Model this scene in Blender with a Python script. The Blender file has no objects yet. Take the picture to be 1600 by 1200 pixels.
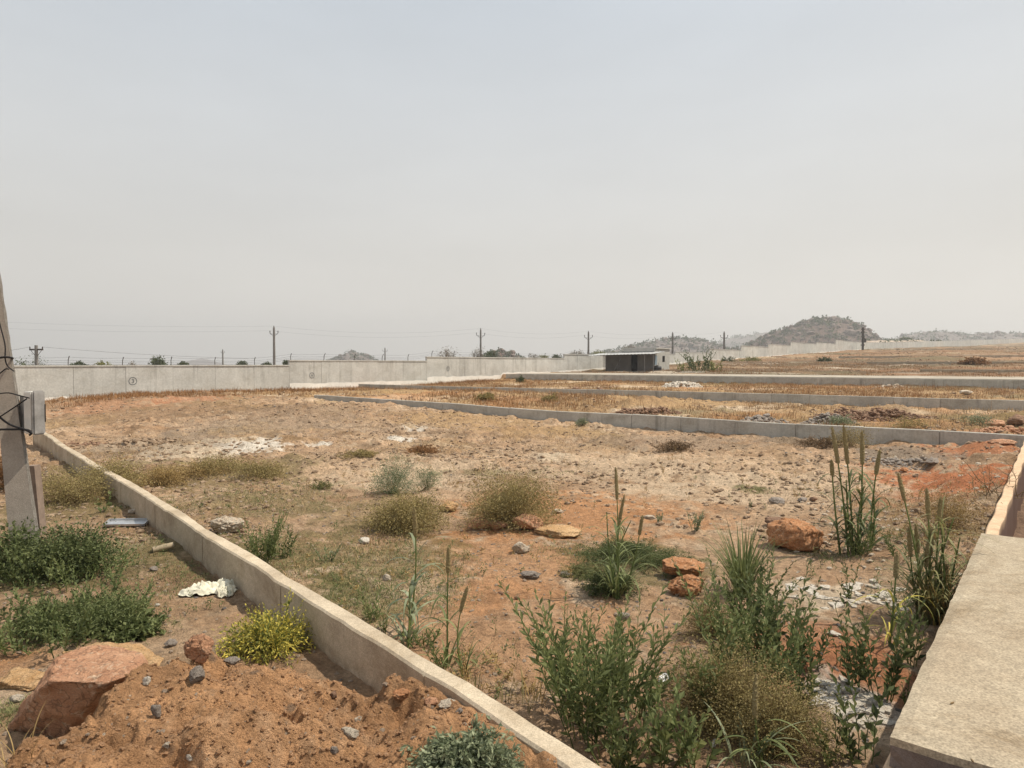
import bpy, bmesh, math, random
import numpy as np
from mathutils import Vector, Matrix, noise as mnoise

random.seed(7)
rng = np.random.default_rng(7)
sc = bpy.context.scene
C = sc.collection
PI = math.pi

# ------------------------------------------------------------------ camera, world, sun, exposure
EYE = 2.0
PITCH = math.radians(1.718)
cam_d = bpy.data.cameras.new('camera')
cam_d.lens = 24.0
cam_d.sensor_width = 36.0
cam_d.clip_start = 0.05
cam_d.clip_end = 12000
cam = bpy.data.objects.new('camera', cam_d)
C.objects.link(cam)
cam.location = (0, 0, EYE)
cam.rotation_euler = (PI / 2 - PITCH, 0, 0)
sc.camera = cam

SUN_EL = math.radians(60)
SUN_AZ = math.atan2(1.0, 0.12)          # clockwise from +Y: from the right, a little beyond the scene
world = bpy.data.worlds.new('World')
sc.world = world
world.use_nodes = True
wn = world.node_tree.nodes
wl = world.node_tree.links
wn.clear()
w_out = wn.new('ShaderNodeOutputWorld')
w_bg = wn.new('ShaderNodeBackground')
w_bg.inputs['Strength'].default_value = 0.115
sky = wn.new('ShaderNodeTexSky')
sky.sky_type = 'NISHITA'
sky.sun_disc = False
sky.sun_elevation = SUN_EL
sky.sun_rotation = SUN_AZ
sky.air_density = 1.6
sky.dust_density = 6.0
sky.ozone_density = 1.0
# thin even dust veil over the whole sky, slightly cooler and darker overhead
tc = wn.new('ShaderNodeTexCoord')
sep = wn.new('ShaderNodeSeparateXYZ')
ramp = wn.new('ShaderNodeValToRGB')
e = ramp.color_ramp.elements
e[0].position = 0.0
e[0].color = (8.3, 7.85, 7.2, 1)
e[1].position = 0.55
e[1].color = (4.85, 5.45, 6.1, 1)
k = ramp.color_ramp.elements.new(0.16)
k.color = (6.35, 6.18, 5.9, 1)
nz = wn.new('ShaderNodeTexNoise')
nz.inputs['Scale'].default_value = 2.3
nz.inputs['Detail'].default_value = 4
nmap = wn.new('ShaderNodeMapping')
nmap.inputs['Scale'].default_value = (1, 1, 3.5)
cl = wn.new('ShaderNodeMapRange')
cl.inputs[1].default_value = 0.3
cl.inputs[2].default_value = 0.75
cl.inputs[3].default_value = 0.95
cl.inputs[4].default_value = 1.06
mixs = wn.new('ShaderNodeMix')
mixs.data_type = 'RGBA'
mixs.inputs[0].default_value = 0.86
vm = wn.new('ShaderNodeVectorMath')
vm.operation = 'SCALE'
wl.new(tc.outputs['Generated'], sep.inputs[0])
wl.new(sep.outputs['Z'], ramp.inputs[0])
wl.new(tc.outputs['Generated'], nmap.inputs[0])
wl.new(nmap.outputs[0], nz.inputs['Vector'])
wl.new(nz.outputs['Fac'], cl.inputs[0])
wl.new(sky.outputs[0], mixs.inputs[6])
wl.new(ramp.outputs[0], mixs.inputs[7])
wl.new(mixs.outputs[2], vm.inputs[0])
wl.new(cl.outputs[0], vm.inputs['Scale'])
wl.new(vm.outputs[0], w_bg.inputs['Color'])
wl.new(w_bg.outputs[0], w_out.inputs[0])

sun_d = bpy.data.lights.new('sun', 'SUN')
sun_d.energy = 4.9
sun_d.angle = math.radians(0.6)
sun_d.color = (1.0, 0.91, 0.77)
sun = bpy.data.objects.new('sun', sun_d)
C.objects.link(sun)
SDIR = Vector((math.sin(SUN_AZ) * math.cos(SUN_EL), math.cos(SUN_AZ) * math.cos(SUN_EL), math.sin(SUN_EL)))
sun.rotation_euler = SDIR.to_track_quat('Z', 'Y').to_euler()
sun.location = (20, 5, 60)

sc.view_settings.view_transform = 'Standard'
sc.view_settings.look = 'None'
sc.view_settings.exposure = 0.08
sc.view_settings.gamma = 1.0
sc.render.engine = 'CYCLES'
sc.cycles.max_bounces = 6
sc.cycles.transparent_max_bounces = 8
sc.cycles.volume_bounces = 0

# ------------------------------------------------------------------ geometry of the view
F = 1600 * 24.0 / 36.0
CP, SP = math.cos(PITCH), math.sin(PITCH)


def ray(px, py):
    a = (px - 800.0) / F
    b = (600.0 - py) / F
    return a, CP + b * SP, -SP + b * CP      # not normalised; y first-order 1


def at(px, py, y):
    a, dy, dz = ray(px, py)
    k = y / dy
    return Vector((a * k, y, EYE + dz * k))


def at_z(px, py, z):
    a, dy, dz = ray(px, py)
    k = (z - EYE) / dz
    return Vector((a * k, dy * k, z))


# value noise ------------------------------------------------------
def _hash(ix, iy, s):
    n = (ix.astype(np.int64) * 374761393 + iy.astype(np.int64) * 668265263 + s * 1274126177) & 0xffffffff
    n = ((n ^ (n >> 13)) * 1274126177) & 0xffffffff
    n = (n ^ (n >> 16)) & 0xffff
    return n / 65535.0


def vnoise(x, y, s=0):
    x = np.asarray(x, float); y = np.asarray(y, float)
    ix = np.floor(x); iy = np.floor(y)
    fx = x - ix; fy = y - iy
    fx = fx * fx * (3 - 2 * fx); fy = fy * fy * (3 - 2 * fy)
    a = _hash(ix, iy, s); b = _hash(ix + 1, iy, s); c = _hash(ix, iy + 1, s); d = _hash(ix + 1, iy + 1, s)
    return (a * (1 - fx) + b * fx) * (1 - fy) + (c * (1 - fx) + d * fx) * fy


def fbm(x, y, oct=4, s=0, gain=0.5):
    t = 0; amp = 1; tot = 0
    x = np.asarray(x, float); y = np.asarray(y, float)
    for i in range(oct):
        t = t + amp * (vnoise(x, y, s + i * 17) - 0.5)
        tot += amp
        amp *= gain
        x, y = (x * 0.8 - y * 0.6) * 2.03 + 3.1, (x * 0.6 + y * 0.8) * 2.03 + 1.7
    return t / tot * 2      # about -1..1


def ss(a, b, x):
    t = np.clip((x - a) / (b - a), 0, 1)
    return t * t * (3 - 2 * t)


RX, RY = 0.624, 0.7814       # direction the boundary wall and the drain run in
def uv(x, y): return RX * x + RY * y, -RY * x + RX * y
def xy(u, v): return u * RX - v * RY, u * RY + v * RX

# kerb 1 (the diagonal one): edges of its top face, read off the photo at its real height
K1Z = 0.42
K1_BACK = [(60, 669), (67, 673), (82, 680), (107, 698), (128, 709), (150, 723), (180, 739), (215, 757), (250, 779), (287, 800), (322, 825),
           (400, 867), (450, 900), (560, 962), (650, 1018), (735, 1066), (800, 1107), (875, 1154), (950, 1202), (1040, 1262)]
K1P = [at_z(a, b, K1Z) for a, b in K1_BACK]
_ky = np.array([p.y for p in K1P])[::-1]
_kx = np.array([p.x for p in K1P])[::-1]


def side1(x, y):      # >0 on the left of kerb 1
    kx = np.interp(y, _ky, _kx)
    kx = np.where(y > _ky[-1], _kx[-1] - (y - _ky[-1]) * 0.87, kx)
    kx = np.where(y < _ky[0], _kx[0] + (_ky[0] - y) * 0.87, kx)
    return (kx - x) * 0.76


MX = np.array([-2.7, -2.25, -1.95, -1.78, -1.66, -1.55, -1.18, -0.87, -0.62, -0.30, -0.116, 0.26, 0.6])
MY = np.array([1.5, 1.9, 2.4, 2.75, 3.1, 3.3, 3.3, 3.3, 3.3, 3.2, 3.1, 2.75, 2.4])
MZ = np.array([.13, .22, .44, .53, .60, .585, .525, .447, .385, .404, .41, .397, .40])

BUMPS = []      # (x, y, rx, ry, h)


def bump(px, py, rx, ry, h, z=0.0):
    p = at_z(px, py, z)
    BUMPS.append((p.x, p.y, rx, ry, h))


bump(560, 722, 2.2, .55, .16); bump(700, 730, 1.6, .5, .12); bump(480, 738, 1.3, .5, .1)
bump(330, 700, 1.6, 1.0, .10); bump(250, 730, 1.2, .8, .08)
bump(1010, 645, 1.5, .7, .50); bump(1380, 650, 2.0, .7, .28); bump(1540, 712, 1.0, .6, .14); bump(1440, 705, 1.4, .7, .08)
bump(1590, 665, 1.2, .7, .35); bump(1100, 650, 2.2, .8, .15)
bump(870, 830, .35, .25, .06); bump(1000, 870, .5, .4, .04); bump(1250, 1010, .5, .35, .06)
bump(180, 640, 5, 2.0, .25); bump(330, 625, 6, 2.5, .25)
bump(1480, 580, 6, 2, .3, 1.0)


def H0(x, y):
    """ground without the small lumps"""
    x = np.asarray(x, float); y = np.asarray(y, float)
    u, v = uv(x, y)
    h = np.interp(u, [-50, 19, 32.7, 49.95, 50.12, 58, 202, 290, 345, 481, 520, 3000], [0, 0, .12, .5, 1.0, 1.0, 5.7, 8.0, 9.2, 13.7, 14.8, 15])
    h = h + .34 * ss(9, 24, v) * (1 - .85 * ss(29, 39, v)) * ss(6, 16, u) * (1 - ss(26, 36, u))
    h = h + .27 * ss(.40, .5, v) * (1 - ss(.7, 1.9, v)) * ss(6.5, 8.5, u) * (1 - ss(17, 18.5, u))
    h = h - (h + 3.8) * ss(42.0, 52, v)
    s = side1(x, y)
    nearf = 1 - ss(15, 19, np.hypot(x, y))
    h = h + .13 * ss(0.0, .1, s) * nearf
    # soil heap by the near end of kerb 1
    yc = np.interp(x, MX, MY); zc = np.interp(x, MX, MZ)
    m = (zc - .13) * (1 - ss(-.08, .42, y - yc))
    m = m * ss(0.02, .1, s) * ss(-3.2, -2.2, x)
    h = h + m
    for (bx, by, rx, ry, bh) in BUMPS:
        h = h + bh * np.exp(-((x - bx) / rx) ** 2 - ((y - by) / ry) ** 2)
    # road shoulder under and behind the viewer
    road = (1 - ss(.9, 1.7, y)) * ss(-3.5, -2.5, x)
    h = h * (1 - road) + np.maximum(h, .42) * road
    # right of the drain: the road
    rr = ss(.34, .30, v) if False else (1 - ss(-.40, -.34, v)) * (1 - ss(17.0, 18.0, u)) * ss(-1, 1, u)
    h = h * (1 - rr) + .48 * rr
    # the drain channel
    dr = ss(-.34, -.30, v) * (1 - ss(.40, .44, v)) * ss(1.5, 1.9, u) * (1 - ss(17.6, 17.9, u))
    h = h * (1 - dr) + (-.18) * dr
    return h


def lump_mask(x, y):
    u, v = uv(x, y)
    flat = ss(50.0, 50.2, u) * (1 - ss(57.5, 58.5, u)) + (1 - ss(-.40, -.34, v)) * (1 - ss(17.0, 18.0, u))
    return 1 - np.clip(flat, 0, 1) * .9


def H(x, y):
    x = np.asarray(x, float); y = np.asarray(y, float)
    r = np.hypot(x, y)
    mk = lump_mask(x, y)
    s = side1(x, y)
    yc = np.interp(x, MX, MY)
    heap = (1 - ss(-.1, .5, y - yc)) * ss(0.02, .1, s) * ss(-3.2, -2.2, x)
    n = fbm(x * .9, y * .9, 3, 3) * .045 * ss(2, 6, r) + fbm(x * 4.5, y * 4.5, 3, 11) * .022 * (1 - .6 * ss(20, 60, r))
    n = n + (np.abs(fbm(x * 9, y * 9, 4, 23)) * -1 + .25) * .035 * heap * ss(0, .2, s)
    n = n + np.maximum(fbm(x * 7, y * 7, 3, 71), .12) * .09 * heap * ss(0, .2, s)
    n = n + fbm(x * .12, y * .12, 3, 5) * .28 * ss(60, 110, r)
    n = n + np.maximum(fbm(x * 1.6, y * 1.6, 3, 41) - .1, 0) * .20 * ss(7, 13, r) * (1 - ss(40, 60, r))
    n = n + np.maximum(fbm(x * 2.6, y * 2.6, 4, 63) - .12, 0) * .16 * ss(10, 16, r) * (1 - ss(45, 55, r))
    n = n + (fbm(x * 13, y * 13, 3, 61) * .010 + np.maximum(fbm(x * 6, y * 6, 3, 67) - .15, 0) * .05) * (1 - ss(25, 40, r)) * (1 - heap)
    n = n + fbm(x * .45, y * .45, 3, 69) * .22 * ss(58, 66, r)
    n = n + heap * ss(0, .3, s) * (np.maximum(fbm(x * 2.6, y * 2.6, 3, 201), -.2) * .16 + np.minimum(fbm(x * 5.5 + 4, y * 5.5, 3, 207), .1) * .13 - np.maximum(fbm(x * 8 + 4, y * 8, 3, 211) - .18, 0) * .16)
    return H0(x, y) + n * mk


_ts = 0.6 * (3500 / 0.6) ** np.linspace(0, 1, 2600)


def G(px, py):
    """the ground point seen at a photo pixel"""
    a, dy, dz = ray(px, py)
    X = a * _ts; Y = dy * _ts; Z = EYE + dz * _ts
    d = Z - H(X, Y)
    i = np.argmax(d < 0)
    if i == 0: i = len(_ts) - 1
    t0, t1 = _ts[i - 1], _ts[i]
    f = d[i - 1] / (d[i - 1] - d[i] + 1e-9)
    t = t0 + (t1 - t0) * f
    return Vector((a * t, dy * t, float(H(a * t, dy * t))))


def gz(x, y): return float(H(np.array([x]), np.array([y]))[0])


# ------------------------------------------------------------------ object helpers
def tag(o, label=None, cat=None, group=None, kind=None):
    if label: o['label'] = label
    if cat: o['category'] = cat
    if group: o['group'] = group
    if kind: o['kind'] = kind
    return o


def empty(name, loc, label=None, cat=None, group=None, rz=0):
    o = bpy.data.objects.new(name, None)
    o.empty_display_size = .2
    C.objects.link(o)
    o.location = loc
    o.rotation_euler = (0, 0, rz)
    return tag(o, label, cat, group)


class MB:
    def __init__(s): s.V = []; s.F = []; s.T = []; s.n = 0

    def add(s, v, f, tint=.5):
        v = np.asarray(v, float).reshape(-1, 3)
        f = np.asarray(f, np.int64)
        s.V.append(v)
        s.F.append(f + s.n)
        s.T.append(np.broadcast_to(np.asarray(tint, float), (len(v),)).copy())
        s.n += len(v)

    def box(s, lo, hi, tint=.5, M=None):
        x0, y0, z0 = lo; x1, y1, z1 = hi
        v = np.array([(x0, y0, z0), (x1, y0, z0), (x1, y1, z0), (x0, y1, z0), (x0, y0, z1), (x1, y0, z1), (x1, y1, z1), (x0, y1, z1)], float)
        if M is not None: v = np.array([(M @ Vector(p))[:] for p in v])
        s.add(v, [(0, 3, 2, 1), (4, 5, 6, 7), (0, 1, 5, 4), (1, 2, 6, 5), (2, 3, 7, 6), (3, 0, 4, 7)], tint)

    def tube(s, pts, r, sides=6, tint=.5, cap=True):
        pts = np.asarray(pts, float); K = len(pts)
        r = np.broadcast_to(np.asarray(r, float), (K,))
        d = np.gradient(pts, axis=0)
        d /= np.linalg.norm(d, axis=1)[:, None] + 1e-12
        ref = np.array([0., 0, 1]) if abs(d[0][2]) < .8 else np.array([1., 0, 0])
        a = np.cross(d, ref); a /= np.linalg.norm(a, axis=1)[:, None] + 1e-12
        b = np.cross(d, a)
        th = np.arange(sides) * 2 * PI / sides
        v = pts[:, None, :] + r[:, None, None] * (np.cos(th)[None, :, None] * a[:, None, :] + np.sin(th)[None, :, None] * b[:, None, :])
        i = np.arange(K - 1)[:, None] * sides; j = np.arange(sides)[None, :]; j2 = (j + 1) % sides
        f = np.stack([i + j, i + j2, i + sides + j2, i + sides + j], -1).reshape(-1, 4)
        s.add(v.reshape(-1, 3), f, tint)
        if cap:
            base = s.n - K * sides
            s.F.append(np.array([[base + q for q in range(sides)][::-1]]))
            s.F.append(np.array([[base + (K - 1) * sides + q for q in range(sides)]]))

    def leaves(s, P, D, L, W, tint, droop=.1):
        n = len(P)
        D = D / (np.linalg.norm(D, axis=1)[:, None] + 1e-9)
        R = rng.normal(size=(n, 3)); R[:, 2] += 1.5
        S = np.cross(D, R); S /= np.linalg.norm(S, axis=1)[:, None] + 1e-9
        N = np.cross(S, D)
        L = np.broadcast_to(L, (n,))[:, None]; W = np.broadcast_to(W, (n,))[:, None]
        v = np.stack([P, P + D * L * .45 + S * W * .5 + N * W * .18, P + D * L + np.array([0, 0, -1.]) * L * droop, P + D * L * .45 - S * W * .5 + N * W * .18], 1)
        i = np.arange(n)[:, None] * 4
        f = np.concatenate([i + np.array([[0, 1, 2]]), i + np.array([[0, 2, 3]])])
        s.add(v.reshape(-1, 3), f, np.repeat(np.broadcast_to(tint, (n,)), 4))

    def blades(s, P, az, L, W, a0, droop, K=5, tint=.5, pw=1.3):
        P = np.asarray(P, float); n = len(P)
        L = np.broadcast_to(L, (n,)); W = np.broadcast_to(W, (n,)); a0 = np.broadcast_to(a0, (n,)); droop = np.broadcast_to(droop, (n,))
        hx = np.cos(az); hy = np.sin(az)
        pts = [P]; w = []
        side = np.stack([-hy, hx, np.zeros(n)], 1)
        for k in range(1, K + 1):
            sm = (k - .5) / K
            an = a0 + droop * sm ** pw
            st = np.stack([np.sin(an) * hx, np.sin(an) * hy, np.cos(an)], 1) * (L / K)[:, None]
            pts.append(pts[-1] + st)
        v = []
        for k in range(K + 1):
            sfr = k / K
            ww = W * (1 - sfr ** 2.2) * (.55 + .45 * min(1, sfr * 4)) * .5 + .0002
            v.append(pts[k] - side * ww[:, None]); v.append(pts[k] + side * ww[:, None])
        v = np.stack(v, 1)
        i = np.arange(n)[:, None, None] * (2 * (K + 1)); j = (np.arange(K) * 2)[None, :, None]
        f = (i + j + np.array([0, 1, 3, 2])[None, None, :]).reshape(-1, 4)
        s.add(v.reshape(-1, 3), f, np.repeat(np.broadcast_to(tint, (n,)), 2 * (K + 1)))

    def build(s, name, mat, parent=None, origin=None, smooth=False, recenter=False):
        V = np.concatenate(s.V); T = np.concatenate(s.T)
        if recenter:
            origin = Vector((float((V[:, 0].min() + V[:, 0].max()) / 2), float((V[:, 1].min() + V[:, 1].max()) / 2), float(V[:, 2].min())))
        if origin is not None: V = V - np.array(origin[:])
        loops = np.concatenate([f.ravel() for f in s.F])
        sizes = np.concatenate([np.full(len(f), f.shape[1]) for f in s.F])
        starts = np.concatenate([[0], np.cumsum(sizes)[:-1]])
        me = bpy.data.meshes.new(name)
        me.vertices.add(len(V)); me.vertices.foreach_set('co', V.astype(np.float32).ravel())
        me.loops.add(len(loops)); me.loops.foreach_set('vertex_index', loops.astype(np.int32))
        me.polygons.add(len(sizes)); me.polygons.foreach_set('loop_start', starts.astype(np.int32))
        me.polygons.foreach_set('use_smooth', np.full(len(sizes), bool(smooth)))
        a = me.attributes.new('tint', 'FLOAT', 'POINT'); a.data.foreach_set('value', T.astype(np.float32))
        me.materials.append(mat)
        me.update(calc_edges=True)
        me.validate(clean_customdata=False)
        o = bpy.data.objects.new(name, me)
        C.objects.link(o)
        if parent is not None: o.parent = parent
        if origin is not None: o.location = origin
        return o


# ------------------------------------------------------------------ materials
def mat_new(name, rough=.9, spec=.2):
    m = bpy.data.materials.new(name)
    m.use_nodes = True
    nt = m.node_tree
    b = nt.nodes['Principled BSDF']
    b.inputs['Roughness'].default_value = rough
    b.inputs['Specular IOR Level'].default_value = spec
    return m, nt, b


def N(nt, t, **kw):
    n = nt.nodes.new(t)
    for k, v in kw.items():
        if k.startswith('i_'):
            n.inputs[int(k[2:]) if k[2:].isdigit() else k[2:]].default_value = v
        else: setattr(n, k, v)
    return n


def mixc(nt, fac, a, b, mode='MIX'):
    m = nt.nodes.new('ShaderNodeMix'); m.data_type = 'RGBA'; m.blend_type = mode
    for s, v in ((0, fac), (6, a), (7, b)):
        if isinstance(v, (int, float)): m.inputs[s].default_value = v
        elif isinstance(v, tuple): m.inputs[s].default_value = (*v, 1)
        else: nt.links.new(v, m.inputs[s])
    return m.outputs[2]


def noise_n(nt, scale, detail=4, vec=None, rough=.6, dist=0.0):
    n = nt.nodes.new('ShaderNodeTexNoise')
    n.inputs['Scale'].default_value = scale
    n.inputs['Detail'].default_value = detail
    n.inputs['Roughness'].default_value = rough
    n.inputs['Distortion'].default_value = dist
    if vec is not None: nt.links.new(vec, n.inputs['Vector'])
    return n.outputs['Fac']


def rmap(nt, val, a, b, c=0., d=1.):
    n = nt.nodes.new('ShaderNodeMapRange')
    nt.links.new(val, n.inputs[0])
    for i, q in enumerate((a, b, c, d)): n.inputs[i + 1].default_value = q
    return n.outputs[0]


def objco(nt, scale=(1, 1, 1)):
    g = nt.nodes.new('ShaderNodeTexCoord')
    m = nt.nodes.new('ShaderNodeMapping')
    m.inputs['Scale'].default_value = scale
    nt.links.new(g.outputs['Object'], m.inputs[0])
    return m.outputs[0]


def bumpn(nt, bsdf, h, strength=.5, dist=.01):
    b = nt.nodes.new('ShaderNodeBump')
    b.inputs['Strength'].default_value = strength
    b.inputs['Distance'].default_value = dist
    nt.links.new(h, b.inputs['Height'])
    nt.links.new(b.outputs[0], bsdf.inputs['Normal'])
    return b


def attr(nt, name):
    a = nt.nodes.new('ShaderNodeAttribute'); a.attribute_name = name
    return a


def leaf_mat(name, c1, c2, trans=.25, rough=.6):
    m, nt, b = mat_new(name, rough, .25)
    t = attr(nt, 'tint').outputs['Fac']
    col = mixc(nt, t, c1, c2)
    nt.links.new(col, b.inputs['Base Color'])
    tr = nt.nodes.new('ShaderNodeBsdfTranslucent')
    nt.links.new(col, tr.inputs['Color'])
    ms = nt.nodes.new('ShaderNodeMixShader'); ms.inputs[0].default_value = trans
    nt.links.new(b.outputs[0], ms.inputs[1]); nt.links.new(tr.outputs[0], ms.inputs[2])
    nt.links.new(ms.outputs[0], nt.nodes['Material Output'].inputs['Surface'])
    return m


def solid(name, col, rough=.8, spec=.2, var=.25, scale=8, bump=0, metal=0, bscale=40):
    m, nt, b = mat_new(name, rough, spec)
    o = objco(nt)
    n = noise_n(nt, scale, 5, o)
    f = rmap(nt, n, .3, .7, 1 - var, 1 + var * .6)
    c = mixc(nt, 1.0, col, f, 'MULTIPLY')
    nt.links.new(c, b.inputs['Base Color'])
    b.inputs['Metallic'].default_value = metal
    if bump: bumpn(nt, b, noise_n(nt, bscale, 4, o), bump, .004)
    return m


def concrete(name, c1, c2, scale=3, bump=.5, streak=False, dirt_shade=None, speck=0.0, stain=0.0):
    m, nt, b = mat_new(name, .92, .15)
    o = objco(nt)
    n1 = rmap(nt, noise_n(nt, scale, 6, o), .3, .72)
    col = mixc(nt, n1, c1, c2)
    n2 = rmap(nt, noise_n(nt, scale * 14, 4, o), .3, .7, .86, 1.1)
    col = mixc(nt, 1.0, col, n2, 'MULTIPLY')
    n3 = rmap(nt, noise_n(nt, scale * 70, 2, o), .3, .7, .9 - speck, 1.08 + speck)
    col = mixc(nt, 1.0, col, n3, 'MULTIPLY')
    if streak:
        so = objco(nt, (1.0, 1.0, .06))
        sn = rmap(nt, noise_n(nt, 3.2, 5, so, .75), .52, .80)
        sn2 = rmap(nt, noise_n(nt, .35, 3, o), .42, .62)
        k = nt.nodes.new('ShaderNodeMath'); k.operation = 'MULTIPLY'
        nt.links.new(sn, k.inputs[0]); nt.links.new(sn2, k.inputs[1])
        col = mixc(nt, k.outputs[0], col, (.13, .125, .11))
    if stain:
        s1 = rmap(nt, noise_n(nt, scale * .9, 7, objco(nt, (1, 1, 1.6)), .75, .8), .48, .66, 0, stain)
        col = mixc(nt, s1, col, mixc(nt, 1.0, col, (.60, .54, .46), 'MULTIPLY'))
        vv = nt.nodes.new('ShaderNodeTexVoronoi'); vv.inputs['Scale'].default_value = scale * 22
        nt.links.new(o, vv.inputs['Vector'])
        pit = rmap(nt, vv.outputs['Distance'], .06, .16, 1., 0.)
        pk = nt.nodes.new('ShaderNodeMath'); pk.operation = 'MULTIPLY'
        nt.links.new(pit, pk.inputs[0]); nt.links.new(rmap(nt, noise_n(nt, scale * 2, 3, o), .5, .6, 0, .8), pk.inputs[1])
        col = mixc(nt, pk.outputs[0], col, (.16, .13, .10))
    if dirt_shade:
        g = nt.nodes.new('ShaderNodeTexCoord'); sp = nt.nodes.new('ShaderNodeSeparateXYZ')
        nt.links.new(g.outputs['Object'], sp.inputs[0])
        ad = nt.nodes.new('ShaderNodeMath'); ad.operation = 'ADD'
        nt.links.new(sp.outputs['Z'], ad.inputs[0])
        nn = rmap(nt, noise_n(nt, scale * 4, 4, o), 0, 1, -dirt_shade[1], dirt_shade[1]); nt.links.new(nn, ad.inputs[1])
        dm = rmap(nt, ad.outputs[0], dirt_shade[0], dirt_shade[0] + .12, 1., 0.)
        col = mixc(nt, dm, col, dirt_shade[2])
    t = rmap(nt, attr(nt, 'tint').outputs['Fac'], 0, 1, .82, 1.18)
    col = mixc(nt, 1.0, col, t, 'MULTIPLY')
    nt.links.new(col, b.inputs['Base Color'])
    bumpn(nt, b, noise_n(nt, scale * 25, 5, o), bump, .004)
    return m


def rock_mat(name, c1, c2, c3, scale=5, bump=1.0):
    m, nt, b = mat_new(name, .85, .25)
    o = objco(nt)
    n1 = rmap(nt, noise_n(nt, scale, 6, o, .65, .6), .35, .65)
    col = mixc(nt, n1, c1, c2)
    n2 = rmap(nt, noise_n(nt, scale * 2.7, 8, o, .7, 1.5), .55, .66)
    col = mixc(nt, n2, col, c3)
    n3 = rmap(nt, noise_n(nt, scale * 22, 4, o), .3, .7, .78, 1.15)
    col = mixc(nt, 1.0, col, n3, 'MULTIPLY')
    nt.links.new(col, b.inputs['Base Color'])
    vv = nt.nodes.new('ShaderNodeTexVoronoi'); vv.feature = 'DISTANCE_TO_EDGE'; vv.inputs['Scale'].default_value = scale * 1.6
    wv = nt.nodes.new('ShaderNodeMix'); wv.data_type = 'RGBA'; wv.inputs[0].default_value = .25
    nt.links.new(o, wv.inputs[6]); nn_ = nt.nodes.new('ShaderNodeTexNoise'); nn_.inputs['Scale'].default_value = scale * 2; nt.links.new(o, nn_.inputs['Vector']); nt.links.new(nn_.outputs['Color'], wv.inputs[7]); nt.links.new(wv.outputs[2], vv.inputs['Vector'])
    ck = rmap(nt, vv.outputs['Distance'], 0, .05, .55, 1.)
    col2 = mixc(nt, 1.0, col, ck, 'MULTIPLY'); nt.links.new(col2, b.inputs['Base Color'])
    bumpn(nt, b, noise_n(nt, scale * 6, 8, o, .75), bump, .035)
    return m


M = {}
M['kerb'] = concrete('kerb_concrete', (.37, .30, .215), (.58, .49, .365), 2.2, .6, dirt_shade=(.05, .10, (.24, .165, .105)), speck=.14, stain=.55)
M['kerb_grey'] = concrete('kerb_grey_concrete', (.38, .36, .315), (.52, .495, .44), 1.6, .5, streak=True, stain=.5)
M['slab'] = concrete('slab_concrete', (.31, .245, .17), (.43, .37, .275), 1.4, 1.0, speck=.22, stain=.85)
M['slab_edge_shaded'] = concrete('slab_edge_shaded_concrete', (.11, .085, .075), (.20, .16, .14), 4, 1.0, speck=.1)  # shade of the slab's side faces put into a darker concrete colour
M['drain'] = concrete('drain_concrete', (.56, .38, .24), (.66, .49, .33), 2.5, .6, dirt_shade=(.36, .05, (.15, .095, .075)))  # dark brown below the rim paints the shade on the inner face
M['wall'] = concrete('wall_plaster', (.45, .445, .415), (.59, .585, .55), .8, .4, streak=True, stain=.3)
M['wall_base'] = concrete('limewash', (.70, .68, .62), (.84, .82, .77), 1.5, .4)
M['pole'] = concrete('pole_concrete', (.27, .235, .20), (.38, .335, .285), 5, .9, speck=.1)
M['pole_rough'] = rock_mat('pole_aggregate', (.30, .27, .235), (.47, .43, .38), (.16, .14, .12), 22, 1.0)
M['box'] = solid('box_metal', (.74, .72, .67), .5, .4, .22, 5)
M['box_dark'] = solid('box_metal_grey_shaded', (.30, .29, .28), .6, .3, .4, 9)  # grey of the lid; also paints the shade on the box's left side
M['wire'] = solid('black_wire', (.012, .011, .012), .6, .3, .1)
M['farwire'] = solid('weathered_wire', (.10, .10, .10), .6, .3, .1)
M['farpole'] = concrete('far_pole_concrete', (.18, .17, .16), (.26, .25, .235), 2, .2)
M['ironpost'] = solid('fence_iron', (.07, .055, .045), .8, .2, .3, 6)
M['roadc'] = concrete('road_concrete', (.34, .30, .24), (.47, .42, .35), .8, .4, stain=.7)
M['rock_orange'] = rock_mat('orange_rock', (.50, .22, .095), (.64, .33, .165), (.74, .54, .36), 8)
M['rock_rust'] = rock_mat('rust_rock', (.50, .25, .14), (.66, .38, .23), (.76, .57, .40), 5)
M['rock_yellow'] = rock_mat('yellow_rock', (.58, .34, .15), (.70, .47, .26), (.52, .29, .14), 7)
M['rock_pale'] = rock_mat('pale_rock', (.55, .45, .34), (.70, .62, .50), (.62, .35, .18), 8)
M['rock_grey'] = rock_mat('grey_rock', (.27, .225, .19), (.42, .36, .305), (.54, .47, .40), 9)
M['rock_brown'] = rock_mat('brown_rock', (.24, .14, .09), (.36, .22, .14), (.45, .33, .24), 9)
M['rock_white'] = rock_mat('white_rubble', (.62, .55, .45), (.76, .70, .61), (.48, .37, .27), 6)
M['clod'] = rock_mat('soil_clod', (.54, .30, .155), (.64, .37, .20), (.70, .46, .28), 20)
M['field_clod'] = rock_mat('field_clod', (.22, .15, .095), (.42, .30, .20), (.52, .41, .29), 3)
M['pebble'] = rock_mat('pebble', (.42, .30, .21), (.62, .50, .38), (.25, .18, .13), 25)
M['pebble_g'] = rock_mat('grey_pebble', (.17, .15, .14), (.30, .27, .24), (.42, .37, .32), 25)
M['sack'] = solid('woven_sack', (.66, .63, .50), .75, .3, .3, 9, .6)
M['pvc'] = solid('old_pipe', (.30, .24, .16), .7, .3, .3, 9)
M['tray'] = solid('tin_tray', (.52, .53, .54), .35, .5, .3, 7, metal=.6)
M['stub'] = solid('stub_post', (.25, .19, .15), .9, .1, .3, 9, .6)

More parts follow.
